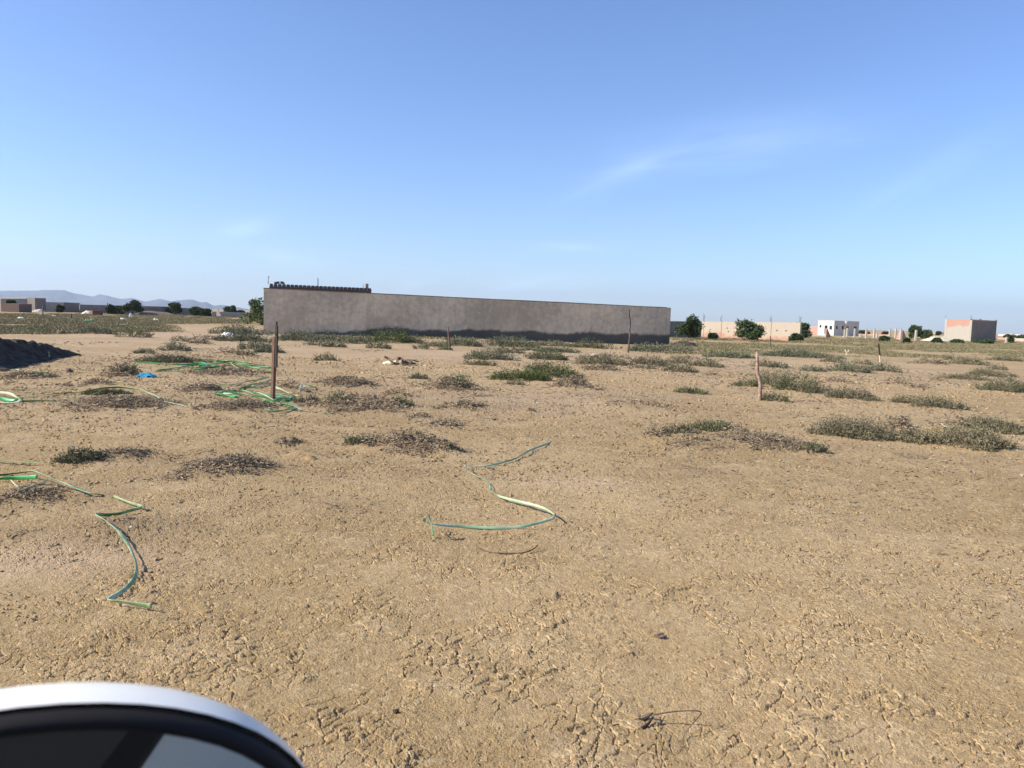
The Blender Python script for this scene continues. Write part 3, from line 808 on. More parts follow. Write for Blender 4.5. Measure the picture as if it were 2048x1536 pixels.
def cover(name, label, zones, seed, mats, n):
    """far ground cover: too dense to count"""
    rng = np.random.default_rng(seed); VV = []; FF = []; b = 0; tot = 0
    areas = [(x1 - x0) * (y1 - y0) for (x0, x1, y0, y1, thr) in zones]; s = sum(areas)
    for (x0, x1, y0, y1, thr), ar in zip(zones, areas):
        k = 0; want = int(n * ar / s); tries = 0
        while k < want and tries < want * 30:
            tries += 1
            px = rng.uniform(x0, x1); py = rng.uniform(y0, y1)
            g = G(px, py)
            if float(fbm(np.array(g[0] / 5.0), np.array(g[1] / 9.0), 21, 3)) < thr: continue
            D = g[1]; w = rng.uniform(.8, 2.6); hgt = rng.uniform(.06, .18)
            q = 96
            a = rng.uniform(0, 6.28, q); rr = np.sqrt(rng.uniform(0, 1, q))
            P = np.column_stack([g[0] + np.cos(a) * rr * w * .65, g[1] + np.sin(a) * rr * w * .5, np.zeros(q)])
            P[:, 2] = zterr(P[:, 0], P[:, 1]) + hgt * (1 - rr ** 2 * .8) * rng.uniform(.1, 1, q)
            L = rng.uniform(.045, .10, q) * (.6 + D / 130.0)
            V, Fc = kites(P, unit(rng.normal(size=(q, 3)) + np.array([0, 0, .9])), L, L * .6, rng)
            VV.append(V); FF.append(Fc + b); b += len(V); k += 1
    o = new_mesh(name, np.vstack(VV), np.vstack(FF), mats); tag(o, label, None, None, 'stuff'); return o
cover('ground_cover', 'olive green low scrub covering the far left of the field', [(-60, 500, 628, 648, -.32), (-60, 330, 646, 664, -.1), (-60, 130, 656, 668, .0)], 5, M['cover'], 2600)
cover('ground_cover', 'olive grey low scrub covering the far right of the field', [(1335, 2110, 676, 700, -.3), (1340, 1700, 684, 708, -.05), (1700, 2110, 694, 715, .02)], 6, M['cover'], 3000)
cover('ground_cover', 'thin green strip of scrub along the foot of the long grey wall', [(560, 1340, 672, 688, .0)], 8, M['cover'], 260)

def tree(px0, px1, ytop, ybase, label, mat='tree', Y=None, seed=0, group='trees beyond the field', name='tree', low=.12):
    rng = np.random.default_rng(900 + seed)
    xc = (px0 + px1) / 2
    g = G(xc, ybase) if Y is None else at(xc, ybase, Y)
    if Y is not None: g[2] = float(zterr(g[0], g[1]))
    D = float((g - CAM) @ FW); W = (px1 - px0) * D / F
    H = at(xc, ytop, g[1])[2] - g[2]
    r = empty(name, g, label, 'tree' if name == 'tree' else 'bush', group)
    # trunk with limbs
    mb = MB(); hb = H * (low + .25)
    mb.tube([(0, 0, -.2), (W * .02, 0, hb * .5), (-W * .01, 0, hb)], [W * .05, W * .042, W * .034], 7)
    for a in (0.3, 2.2, 4.1, 5.3):
        mb.tube([(0, 0, hb * .7), (math.cos(a) * W * .15, math.sin(a) * W * .15, hb * 1.2), (math.cos(a) * W * .28, math.sin(a) * W * .28, H * .62)], [W * .026, W * .018, W * .008], 5)
    mb.build('trunk', M['bark'], r, origin=(0, 0, 0))
    # crown: uneven lobes of leaves
    nl = 16; P = []; Nn = []
    per = 330
    for k in range(nl):
        a = rng.uniform(0, 6.28); hk = rng.uniform(low + .18, .84)
        rad = W * .40 * (1 - .75 * max(0, hk - .35)) * rng.uniform(.25, 1.0)
        cz = H * hk; R = W * rng.uniform(.09, .19)
        Rz = max(.25, min(R * rng.uniform(.7, 1.1), H - cz))
        d = unit(rng.normal(size=(per, 3))); s = rng.uniform(.45, 1.05, per) ** .6
        s *= 1 + .5 * (fbm(d[:, 0] * 2.2 + k, d[:, 1] * 2.2 + d[:, 2] * 1.7, k, 3))
        s *= np.where(rng.uniform(size=per) < .07, rng.uniform(1.1, 1.5, per), 1)
        p = np.array([math.cos(a) * rad, math.sin(a) * rad, cz]) + d * s[:, None] * np.array([R, R, Rz])
        P.append(p); Nn.append(d)
    P = np.vstack(P); Nn = np.vstack(Nn)
    keep = P[:, 2] > H * low * .6; P = P[keep]; Nn = Nn[keep]
    sc_ = W / (np.ptp(P[:, 0]) + 1e-6); P[:, :2] *= sc_
    P[:, 2] *= H / P[:, 2].max() * .98
    L = (.07 + .0011 * D) * rng.uniform(.6, 1.5, len(P))
    V, Fc = kites(P, unit(Nn * .6 + rng.normal(size=P.shape) * .8), L, L * .62, rng)
    new_mesh('crown', V, Fc, M[mat], r)
    return r
tree(486, 562, 594, 651, 'big sunlit olive green tree half hidden behind the left end of the long wall', 'fig', Y=78, seed=1, low=.0)
tree(243, 285, 598, 630, 'round dark tree, largest on the left horizon', seed=2)
tree(226, 248, 611, 629, 'small paler bush at the left foot of the largest left tree', 'fig', seed=3, low=0)
tree(335, 366, 604, 630, 'lopsided tree with a leaning left limb before the far hills', seed=4)
tree(378, 404, 613, 632, 'left tree of the twin pair before the far hills', seed=5, low=.02)
tree(400, 422, 617, 633, 'right and smaller tree of the twin pair before the far hills', seed=6, low=.02)
tree(444, 472, 610, 633, 'dark two topped tree nearest to the long wall on the left horizon', seed=7, low=.05)
tree(474, 490, 621, 633, 'little tree between the two topped tree and the sunlit tree', seed=8, low=.02)
tree(212, 230, 609, 629, 'narrow dark tree left of the largest left tree', seed=9, low=.02)
tree(114, 128, 610, 625, 'narrow dark bush in front of the long left building', seed=10, low=0)
tree(12, 32, 600, 616, 'dark bush in front of the far left building', seed=11, Y=132, low=0)
tree(1352, 1404, 628, 676, 'rounded tree right of the long wall, before the dark wall', seed=62, low=0, Y=80)
tree(1463, 1528, 637, 681, 'wide tree in front of the worn cream wall', seed=13, low=0)
tree(1582, 1620, 645, 677, 'tree at the right end of the worn cream wall', seed=14, low=0)
tree(1577, 1604, 666, 683, 'low bush at the foot of the tree ending the cream wall', seed=15, name='bush', low=0, group='bushes by the far right buildings')
tree(1815, 1848, 650, 678, 'dark tree between the lone pillar and the sand heap', seed=16, low=.05)
tree(1844, 1864, 659, 678, 'paler small tree left of the sand heap', 'fig', seed=17, low=.02)
tree(1756, 1779, 672, 684, 'flat dark bush among the bare pillars', seed=18, name='bush', low=0, group='bushes by the far right buildings')
tree(1864, 1880, 676, 686, 'low bush in front of the sand heap', seed=19, name='bush', low=0, group='bushes by the far right buildings')
tree(1905, 1924, 679, 687, 'low bush at the lit side of the cube house', seed=20, name='bush', low=0, group='bushes by the far right buildings')
tree(1945, 1990, 679, 688, 'low green growth along the shaded side of the cube house', seed=21, name='bush', low=0, group='bushes by the far right buildings')
tree(1416, 1432, 666, 679, 'little bush at the foot of the cream wall, left of the wide tree', seed=22, name='bush', low=0, group='bushes by the far right buildings')
tree(1806, 1820, 676, 687, 'low bush below the brick wall stump beside the lone pillar', seed=23, name='bush', low=0, group='bushes by the far right buildings')

# ------------------------------------------------------------------ buildings and walls
def frame2(a, b):
    """unit axis a->b in plan, and the unit normal that points away from the camera"""
    ex = np.array([b[0] - a[0], b[1] - a[1], 0.0]); L = np.linalg.norm(ex); ex /= L
    ey = np.array([-ex[1], ex[0], 0.0])
    if ey @ np.array([a[0], a[1], 0]) < 0: ey = -ey
    return ex, ey, L

def rebar(parent, p, h, n, seed, sp=.10):
    rng = np.random.default_rng(seed)
    for k in range(n):
        q = np.array(p, float) + np.array([rng.uniform(-sp, sp), rng.uniform(-sp, sp), 0])
        hh = h * rng.uniform(.7, 1.05); lean = rng.normal(0, .06, 2) * hh
        MB().tube([q, q + np.array([lean[0] * .4, lean[1] * .4, hh * .5]), q + np.array([lean[0], lean[1], hh])], .014, 5).build('rebar', M['steel'], parent)

# the long grey wall
A = G(527, 667); B = at(1338, 690, 60.0); B[2] = float(zterr(B[0], B[1]))
ex, ey, WL = frame2(A, B)
zA = at(527, 577, A[1])[2]; zB = at(1338, 616, B[1])[2]
root = empty('boundary_wall', A, 'long windowless grey cement wall with damp dark foot in the middle of the view', 'wall')
def wall_strip(s0, s1, d0, d1, z0f, z1f):
    mb = MB(); P = []
    for top in (0, 1):
        for (s, d) in ((s0, d0), (s1, d0), (s1, d1), (s0, d1)):
            f = s / WL; zz = (z0f(f), z1f(f))[top]
            q = A + ex * s + ey * d; P.append((q[0], q[1], zz))
    return mb.hexa(P)
topz = lambda f: zA + (zB - zA) * f
wall_strip(0, WL - .32, 0, .2, lambda f: -.6, topz).build('wall_panel', M['greywall'], root)
wall_strip(WL - .32, WL, -.03, .22, lambda f: -.6, lambda f: topz(f) + .03).build('end_pier', M['greywall'], root)
mb = MB(); rng = np.random.default_rng(44)
cs = np.linspace(-.02, WL - .322, 64); ct = .045 + np.cumsum(rng.normal(0, .006, 64)) * .6; ct = np.clip(ct - np.linspace(0, ct[-1] - .045, 64), .02, .085)
for sa, sb, ha, hb in zip(cs[:-1], cs[1:], ct[:-1], ct[1:]):
    P = []
    for top in (0, 1):
        for (s_, d_, hh_) in ((sa, -.03, ha), (sb, -.03, hb), (sb, .23, hb), (sa, .23, ha)):
            q = A + ex * s_ + ey * d_; P.append((q[0], q[1], topz(s_ / WL) + (hh_ if top else .002)))
    mb.add(P, [(3, 2, 1, 0), (4, 5, 6, 7), (0, 1, 5, 4), (2, 3, 7, 6)])
mb.build('coping', M['greydark'], root)
# the crack near the right end
ck = []
rng = np.random.default_rng(5)
for i_, pyy in enumerate(np.linspace(619, 668, 14)):
    pxx = 1258 + [0, 1, .4, 1.5, 1, 2.5, 3, 3.6, 3.0, 3.5, 2.4, 2.0, 1.2, .8][i_] * .9
    d = ray(pxx, pyy); t_ = ((A - CAM) @ ey) / (d @ ey); ck.append(CAM + d * (t_ - .02))
MB().tube(ck, .022, 4).build('crack', M['dark'], root)

# brick rooms behind the left end of the wall
s0 = 0.35; pR = at(742, 580, A[1] + 2.6); s1 = float((pR - A) @ ex)
o = A + ey * .26
zl = at(537, 573, (o + ex * s0)[1])[2]; zr = at(738, 582, (o + ex * s1)[1])[2]
root = empty('brick_building', o + ex * (s0 + s1) / 2 + ey * 2, 'dark red brick room topped with blocks behind the left end of the grey wall', 'building')
mb = MB(); P = []
for top in (0, 1):
    for (s, d) in ((s0, 0), (s1, 0), (s1, 4.2), (s0, 4.2)):
        f = (s - s0) / (s1 - s0); q = o + ex * s + ey * d; P.append((q[0], q[1], (zl + (zr - zl) * f) if top else -.3))
mb.hexa(P).build('wall', M['darkbrick'], root)
mb = MB(); mp = MB(); nb = 25
for k in range(nb):
    sa = s0 + (s1 - s0) * (k + .10) / nb; sb = s0 + (s1 - s0) * (k + .86) / nb; f = (k + .5) / nb; zc = zl + (zr - zl) * f
    mb.box(o, ex, ey, (sa, -.04, zc + .003), (sb, .5, zc + .20))
    mp.box(o, ex, ey, (sb + .005, .02, zc + .003), (sb + .05, .45, zc + .13))
mb.build('block_course', M['block'], root); mp.build('block_joints', M['blockpale'], root)
for px_, hgt, n in ((537, .6, 2), (634, .62, 2), (727, .34, 1)):
    p = at(px_, 570, (o + ex * s0)[1] + (px_ - 535) / 205 * (s1 - s0) * ex[1] + .3); p[2] = zl + (zr - zl) * (px_ - 535) / 205 + .2
    rebar(root, p, hgt, n, px_)
p = at(734, 575, (o + ex * s1)[1] + .1); MB().box((p[0], p[1], 0), ex, ey, (-.10, 0, zr + .205), (.10, .25, zr + .50)).build('column_stub', M['pinkbrick'], root)
mb = MB()
for px_, w_, h_ in ((551, .16, .12), (556, .2, .16), (564, .2, .17), (568, .1, .10)):
    p = at(px_, 566, (o + ex * s0)[1] + .2); mb.box((p[0], p[1], 0), ex, ey, (-w_ / 2, 0, zl + .203), (w_ / 2, .2, zl + .203 + h_))
mb.build('loose_blocks', M['block'], root)

def long_wall(name, pxl, pyl, Yl, pxr, pyr, Yr, ytl, ytr, mat, label, thick=.25, cat='wall', group=None, depth=None):
    a = at(pxl, pyl, Yl); b = at(pxr, pyr, Yr); ex, ey, L = frame2(a, b)
    z0 = at(pxl, ytl, Yl)[2]; z1 = at(pxr, ytr, Yr)[2]; d = depth or thick
    P = []
    for top in (0, 1):
        for (s, dd) in ((0, 0), (L, 0), (L, d), (0, d)):
            q = a + ex * s + ey * dd; P.append((q[0], q[1], (z0 + (z1 - z0) * s / L) if top else -.8))
    org = np.array([a[0], a[1], 0.0])
    o_ = MB().hexa(P).build(name, mat, None, origin=org); tag(o_, label, cat, group)
    return o_, a, b, ex, ey, L, z0, z1

# left horizon
long_wall('farm_building', 2, 623, 138, 92, 623, 148, 597, 597, M['greymid'], 'flat roofed grey building at the far left under the hills', depth=6, cat='building')
long_wall('farm_building', 70, 612, 137.6, 92, 612, 139.5, 596, 596.5, M['greydark'], 'taller darker end block on the far left flat roofed building', depth=2, cat='building')
long_wall('farm_wall', 92, 624, 146, 128, 624, 149, 604, 605, M['greymid'], 'brown grey wall joining the far left building on its right', group='walls along the left horizon')
long_wall('farm_wall', 128, 624, 149, 160, 625, 152, 604.5, 606, M['greydark'], 'darker grey wall section behind the narrow bush', group='walls along the left horizon')
long_wall('farm_wall', 160, 626, 150, 345, 629, 166, 609, 613.5, M['greydark'], 'long low dark wall running behind the largest left tree', group='walls along the left horizon')
long_wall('farm_wall', 345, 630, 168, 424, 632, 176, 614.5, 619, M['greydark'], 'lowest dark wall stretch behind the twin trees', group='walls along the left horizon')
long_wall('farm_wall', 424, 633, 160, 520, 636, 172, 623, 626, M['greymid'], 'faint wall stretch behind the two topped tree', group='walls along the left horizon')
long_wall('brick_hut', 38, 623, 124, 64, 623.5, 127, 608, 608, M['brownhut'], 'small square brown brick hut before the far left building', depth=3, cat='hut')
long_wall('block_stack', 185, 629, 118, 206, 629, 119, 621, 621, M['darkbrick'], 'dark low stack of bricks beside the pale dirt pile on the left', depth=1.2, cat='brick stack')

def heap(name, px0, px1, ytop, ybase, mat, label, cat, seed, depth=.5, Y=None, group=None, rough=.3):
    """an uneven pile with its own footprint"""
    xc = (px0 + px1) / 2; g = G(xc, ybase) if Y is None else at(xc, ybase, Y); g[2] = float(zterr(g[0], g[1]))
    D = float((g - CAM) @ FW); W = (px1 - px0) * D / F; H = max(.05, at(xc, ytop, g[1])[2] - g[2]); n = 26
    u = np.linspace(-1, 1, n); U, Vv = np.meshgrid(u, u); rad = np.hypot(U, Vv)
    nz = fbm(U * 2.2 + seed, Vv * 2.2, seed, 4)
    Z = H * np.clip(1 - rad ** 1.4 + nz * rough * 1.4, -.25, None); Z = np.where(rad > 1.05, -.2, Z)
    Vt = np.stack([U * W * .5, Vv * W * depth, Z - .02], -1).reshape(-1, 3); Vt[:, 2] *= H / max(Vt[:, 2].max(), 1e-3)
    i = np.arange(n - 1)[:, None] * n; j = np.arange(n - 1)[None, :]
    Q = np.stack([i + j, i + j + 1, i + n + j + 1, i + n + j], -1).reshape(-1, 4)
    o_ = new_mesh(name, Vt, Q, mat); o_.location = g; tag(o_, label, cat, group); return o_
heap('dirt_pile', 162, 190, 621, 629, M['sand'], 'pale flat dirt pile beside the dark brick stack on the left', 'dirt pile', 1)
heap('rubble_pile', 270, 352, 622, 631, M['rock'], 'long brown rubble bank right of the largest left tree', 'rubble', 2)
heap('rubble_pile', 0, 42, 612, 623, M['rock'], 'jumble of rubble at the far left edge below the dark bush', 'rubble', 3)
heap('rubble_pile', 62, 92, 618, 624, M['palerock'], 'low pale rubble right of the small brick hut', 'rubble', 4)
heap('sand_heap', 1842, 1905, 673, 683, M['sand'], 'bright pale sand heap left of the cube house', 'sand heap', 5, rough=.12)
heap('shadow_bank', 1336, 1404, 682, 695, M['blacksoil_shade'], 'black bank standing in for the wall shadow beyond the right end of the grey wall', 'painted shadow', 6)  # black heap put where the long wall's cast shadow lies
# white leaning slab
p = at(436, 632, 120)
mb = MB(); mb.add([p + np.array(q) for q in ((-.25, 0, 0), (.45, 0, 0), (.45, .3, 0), (-.25, .3, 0), (-.25, .1, 1.15), (-.10, .1, 1.15), (-.10, .25, 1.15), (-.25, .25, 1.15))], [(3, 2, 1, 0), (4, 5, 6, 7), (0, 1, 5, 4), (1, 2, 6, 5), (2, 3, 7, 6), (3, 0, 4, 7)])
tag(mb.build('leaning_slab', M['palerock'], None, origin=p), 'pale leaning slab between the twin trees and the two topped tree', 'slab')

# right horizon: dark wall and worn cream wall
long_wall('garden_wall', 1318, 676, 84, 1402, 678, 90, 642, 643, M['greydark'], 'dark shaded wall behind the rounded tree, right of the long wall', group='walls along the right horizon')  # stretch of the cream wall, its shade put into a darker render
o_, a, b, ex, ey, L, z0, z1 = long_wall('garden_wall', 1400, 680, 92, 1597, 682, 83, 643, 645, M['creamwall'], 'sunlit cream wall worn down to pink brick along its foot', group='walls along the right horizon')
rng = np.random.default_rng(3); mb = MB()
for k in range(16):
    s = rng.uniform(.2, L - .2); zz = rng.uniform(.4, z0 - .25)
    mb.box(a * np.array([1, 1, 0]), ex, ey, (s - .07, -.012, zz - .06), (s + .07, .05, zz + .06))
oh = mb.build('wall_holes', M['dark'], o_, origin=np.array(o_.location))
for px_, hgt in ((1405, .95), (1443, .9), (1543, .95), (1597, .85)):
    s = (px_ - 1400) / 197 * L; q = a + ex * s + ey * .12
    rng = np.random.default_rng(px_)
    mb = MB()
    mb.box((q[0], q[1], 0), ex, ey, (-.12, -.16, -.5), (.12, .16, z0 + (z1 - z0) * s / L + .03))
    mb.build('pier', M['creamwall'], o_, origin=np.array(o_.location))
    for k in range(4):
        qq = np.array([q[0], q[1], z0 - .05]) + ex * rng.uniform(-.14, .14) + ey * rng.uniform(-.1, .1); hh = hgt * rng.uniform(.75, 1.1)
        MB().tube([qq, qq + np.array([rng.normal(0, .03), 0, hh * .5]), qq + np.array([rng.normal(0, .07), 0, hh])], .013, 5).build('rebar', M['steel'], o_, origin=np.array(o_.location))

def facade(mb, o, ex, ey, L, z0, z1, t, holes):
    """wall slab along ex with rectangular openings (s0, s1, za, zb)"""
    xs = sorted({0, L, *[h[0] for h in holes], *[h[1] for h in holes]})
    for xa, xb in zip(xs[:-1], xs[1:]):
        cut = sorted([(h[2], h[3]) for h in holes if h[0] <= xa + 1e-6 and h[1] >= xb - 1e-6])
        z = z0
        for (ca, cb) in cut:
            if ca > z: mb.box(o, ex, ey, (xa, 0, z), (xb, t, ca))
            z = cb
        mb.box(o, ex, ey, (xa, 0, z), (xb, t, z1))

# white house
Yc = 168.0
c0 = at(1667, 672, Yc); cl_ = at(1634.5, 672, Yc + 3.2); cr_ = at(1716.5, 673, Yc + 3.6)
c0[2] = cl_[2] = cr_[2] = 0
zt = at(1667, 642, Yc)[2]
root = empty('house', (c0 + cr_) / 2, 'white flat roofed house with dark windows and a round bay on the right horizon', 'house')
exl, eyl, Ll = frame2(cl_, c0); exr, eyr, Lr = frame2(c0, cr_)
hl = [(Ll * .10, Ll * .22, zt * .52, zt * .70), (Ll * .42, Ll * .60, zt * .10, zt * .68), (Ll * .72, Ll * .88, zt * .40, zt * .66)]
hr = [(Lr * .05, Lr * .12, zt * .45, zt * .66), (Lr * .28, Lr * .36, zt * .45, zt * .68), (Lr * .46, Lr * .56, zt * .2, zt * .65), (Lr * .76, Lr * .88, zt * .42, zt * .66)]
mb = MB(); facade(mb, cl_, exl, eyl, Ll, -.5, zt, .25, hl); mb.build('left_wall', M['white'], root)
mb = MB(); facade(mb, c0 + exr * .26, exr, eyr, Lr - .26, -.5, zt, .25, hr); mb.build('right_wall', M['white'], root)
for (h, oo, e1, e2) in [(h, cl_, exl, eyl) for h in hl] + [(h, c0 + exr * .26, exr, eyr) for h in hr]:
    tall = h[3] - h[2] > zt * .4
    MB().box(oo, e1, e2, (h[0] - .02, .18, h[2] - .02), (h[1] + .02, .24, h[3] + .02)).build('door' if tall else 'window', M['dark'], root)
far = cl_ + (cr_ - c0)
mb = MB(); mb.hexa([cl_ + [.3, .3, -.5], c0 + [0, .4, -.5], cr_ + [-.3, .3, -.5], far + [0, -.3, -.5], cl_ + [.3, .3, zt - .15], c0 + [0, .4, zt - .15], cr_ + [-.3, .3, zt - .15], far + [0, -.3, zt - .15]])
mb.build('roof', M['concrete'], root)
bay = c0 + exr * Lr * .45
MB().tube([bay + [0, .1, zt - .85], bay + [0, .1, zt - .8], bay + [0, .1, zt + .02], bay + [0, .1, zt + .05]], [.5, .55, .55, .5], 20).build('round_bay', M['white'], root, smooth=True)
mb = MB()
mb.box(cl_, exl, eyl, (-.05, -.05, zt + .003), (Ll + .05, .3, zt + .10)); mb.build('parapet', M['white'], root)
MB().box(c0 + exr * .32, exr, eyr, (0, -.05, zt + .003), (Lr - .3, .3, zt + .10)).build('parapet', M['white'], root)
# low outer wall round the house
long_wall('garden_wall', 1616, 675, 156, 1660, 676, 150, 670.5, 671.5, M['white'], 'low white wall in front of the white house', group='walls along the right horizon')
long_wall('garden_wall', 1672, 679, 132, 1718, 680, 129, 675, 676, M['concrete'], 'low pale wall running before the bare pillars', group='walls along the right horizon')
long_wall('garden_wall', 1716, 676, 205, 1780, 678, 196, 668, 669, M['pinkbrick'], 'low pinkish wall far behind the bare pillars', group='walls along the right horizon')
long_wall('garden_wall', 1838, 679, 190, 1892, 680, 184, 672, 673, M['greymid'], 'dusty low wall far behind the sand heap', group='walls along the right horizon')
long_wall('brick_hut', 1620, 672, 176, 1634, 672, 172, 652.5, 652.5, M['pinkbrick'], 'small pink brick hut left of the white house', depth=3, cat='hut')

def pillar(px_, yt, yb, Y, label, w=.26, mat='concrete'):
    p = at(px_, yb, Y); z = at(px_, yt, Y)[2]; p[2] = 0
    mb = MB(); mb.box(p, (1, 0, 0), (0, 1, 0), (-w / 2, -w / 2, -.4), (w / 2, w / 2, z))
    mb.box(p, (1, 0, 0), (0, 1, 0), (-w / 2 - .1, -w / 2 - .1, -.4), (w / 2 + .1, w / 2 + .1, .12))
    o_ = mb.build('pillar', M[mat], None, origin=p); tag(o_, label, 'pillar', 'bare concrete pillars of an unfinished building')
    for k in range(2): MB().tube([p + [(-.06, .06)[k], 0, z - .02], p + [(-.05, .09)[k], 0, z + .3]], .012, 4).build('rebar', M['steel'], o_, origin=p)
for args in ((1689, 659, 674, 138, 'short pillar in front of the white house, left of two'), (1694, 656, 674, 143, 'taller pillar just behind the short pillar at the white house'),
             (1709, 657, 673, 146, 'pillar before the right end of the white house'), (1732, 659, 677, 128, 'thick pillar first right of the white house'),
             (1748, 659, 676, 132, 'pillar second right of the white house'), (1721, 667, 675, 150, 'stubby pillar between the white house and the thick pillar'),
             (1754, 667, 676, 140, 'stubby pillar right of the second pillar'), (1779, 659, 679, 122, 'pillar standing clear over the flat dark bush'),
             (1791, 657, 675, 138, 'pillar just left of the right brick stump'), (1801, 659, 680, 121, 'pillar set into the right brick stump'),
             (1831, 660, 680, 121, 'lone pillar in front of the dark tree'), (2013, 674, 684, 132, 'short pillar right of the cube house')): pillar(*args)

def stump(px_l, px_r, ytop, yb, Y, label):
    """broken triangular end of a brick wall"""
    p = at(px_l, yb, Y); q = at(px_r, yb, Y + 1.6); z = at(px_l, ytop, Y)[2]; p[2] = q[2] = 0
    ex, ey, L = frame2(p, q); t_ = .22
    P = [p, q, q + ey * t_, p + ey * t_]
    mb = MB(); V = [v + [0, 0, -.4] for v in P] + [p + [0, 0, z], p + ex * L * .22 + [0, 0, z * .93], p + ex * L * .22 + ey * t_ + [0, 0, z * .93], p + ey * t_ + [0, 0, z], q + [0, 0, .08], q + ey * t_ + [0, 0, .08]]
    mb.add(V, [(3, 2, 1, 0), (0, 1, 8, 5, 4), (2, 3, 7, 6, 9), (4, 5, 6, 7), (5, 8, 9, 6), (1, 2, 9, 8), (3, 0, 4, 7)])
    o_ = mb.build('brick_stump', M['pinkbrick'], None, origin=p); tag(o_, label, 'broken wall', 'broken brick wall stumps')
stump(1652, 1662, 656.5, 676, 128, 'broken slanting brick wall stump in front of the white house')
stump(1804, 1814, 660, 679, 123, 'broken slanting brick wall stump by the lone pillar')
stump(1799, 1791, 661, 679, 123, 'pink wall stump leaning against the left of its pillar')

# cube house
Yc = 132.0
c0 = at(1940, 686, Yc); cl_ = at(1887.5, 684, Yc + 2.3); cr_ = at(1990, 685, Yc + 5.2)
for v in (c0, cl_, cr_): v[2] = 0
zt = at(1940, 640, Yc)[2]
root = empty('cube_house', (c0 + cr_) / 2, 'unfinished cube shaped house, half rendered pink brick on its lit side, right edge', 'house')
exl, eyl, Ll = frame2(cl_, c0); exr, eyr, Lr = frame2(c0, cr_)
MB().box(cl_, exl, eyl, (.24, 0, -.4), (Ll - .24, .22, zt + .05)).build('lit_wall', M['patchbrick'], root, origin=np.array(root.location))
MB().box(c0, exr, eyr, (.24, .02, -.4), (Lr - .2, .24, zt - .12)).build('shaded_wall', M['greydark'], root)  # this side's shade is put into the darker render
MB().box(c0, exr, eyr, (.24, .02, zt - .118), (Lr - .2, .24, zt + .10)).build('brick_course', M['pinkbrick'], root)
MB().box(cl_, exl, eyl, (-.02, -.02, -.4), (.238, .25, zt + .08)).build('column', M['concrete'], root)
mb = MB(); mb.box(c0 - exl * .24, exl, eyl, (0.002, -.02, -.4), (.30, .25, zt + .06)); mb.build('column', M['concrete'], root)
MB().box(cr_ - exr * .2, exr, eyr, (.002, -.02, -.4), (.24, .3, zt + .24)).build('column', M['greydark'], root)  # corner column on the shaded side, shade put into its darker colour
far = cl_ + (cr_ - c0)
mb = MB(); mb.hexa([cl_ + eyl * .24 + [0, 0, -.4], c0 + eyr * .26 + eyl * .24 + [0, 0, -.4], cr_ + [-.3, .26, -.4], far + [0, -.3, -.4], cl_ + eyl * .24 + [0, 0, zt - .3], c0 + eyr * .26 + eyl * .24 + [0, 0, zt - .3], cr_ + [-.3, .26, zt - .3], far + [0, -.3, zt - .3]]); mb.build('roof', M['concrete'], root)
rebar(root, cl_ + [.1, .1, zt], .95, 2, 1, .06); rebar(root, c0 + [-.1, .1, zt], .95, 3, 2, .14)
MB().box(c0, exr, eyr, (Lr * .34, .05, zt + .103), (Lr * .38, .2, zt + .26)).build('loose_brick', M['steel'], root)
MB().box(c0 - exl * .1, exl, eyl, (-.14, 0, zt + .063), (.1, .2, zt + .2)).build('loose_brick', M['steel'], root)

# far line of houses and trees beyond the cube house
rng = np.random.default_rng(12)
for k, (pa, pb, yt, Y, m_, lab) in enumerate(((1994, 2030, 675, 185, 'pinkbrick', 'low pink wall right of the cube house'), (2022, 2060, 676.5, 168, 'greymid', 'low grey wall at the right frame edge'),
        (1996, 2010, 668.5, 520, 'white', 'far pale house right of the cube house, nearest to it'), (2012, 2024, 667.5, 560, 'concrete', 'far pale house, second right of the cube house'),
        (2027, 2040, 668.5, 540, 'white', 'far pale house, third right of the cube house'), (2040, 2062, 669, 600, 'concrete', 'far pale house cut by the right frame edge'),
        (1866, 1884, 664.6, 640, 'concrete', 'far pale house line left of the cube house'), (1742, 1772, 665, 420, 'greymid', 'far dusty house behind the stubby pillar'))):
    if k < 2: long_wall('garden_wall', pa, 684, Y, pb, 684, Y - 6, yt, yt + .4, M[m_], lab, group='walls along the right horizon')
    else: long_wall('far_house', pa, 672, Y + 4, pb, 672, Y, yt, yt + .2, M[m_], lab, depth=8, cat='house', group='far houses on the right horizon')
for k, (pa, pb, yt, yb, lab) in enumerate(((1716, 1736, 661, 672, 'far dark tree clump behind the thick pillar'), (1764, 1778, 664, 673, 'far dark tree behind the stubby pillar'),
        (1872, 1882, 663, 670, 'far small tree left of the cube house'), (2008, 2020, 669, 678, 'far dark shrubs right of the cube house'), (2024, 2050, 671, 680, 'far dark shrubs at the right frame edge'), (2018, 2026, 672, 684, 'dark bush beside the short right pillar'))):
    tree(pa, pb, yt, yb, lab, Y=(260, 240, 330, 230, 215, 131)[k], seed=40 + k, low=0, group='far trees on the right horizon')

# ------------------------------------------------------------------ stakes and posts
def stake(pts, r, mat, name, label, n=7, flat=1.0, cat='post', group='stakes marking the field'):
    """pts: pixel points, the first one on the ground"""
    g = G(*pts[0]); P = [g - np.array([0, 0, .15])] + [at(px_, py_, g[1]) for (px_, py_) in pts]
    o_ = MB().tube(P, r if np.isscalar(r) else [r[0]] + list(r), n, flat=flat).build(name, M[mat], None, origin=g, smooth=True)
    tag(o_, label, cat, group); return o_, g
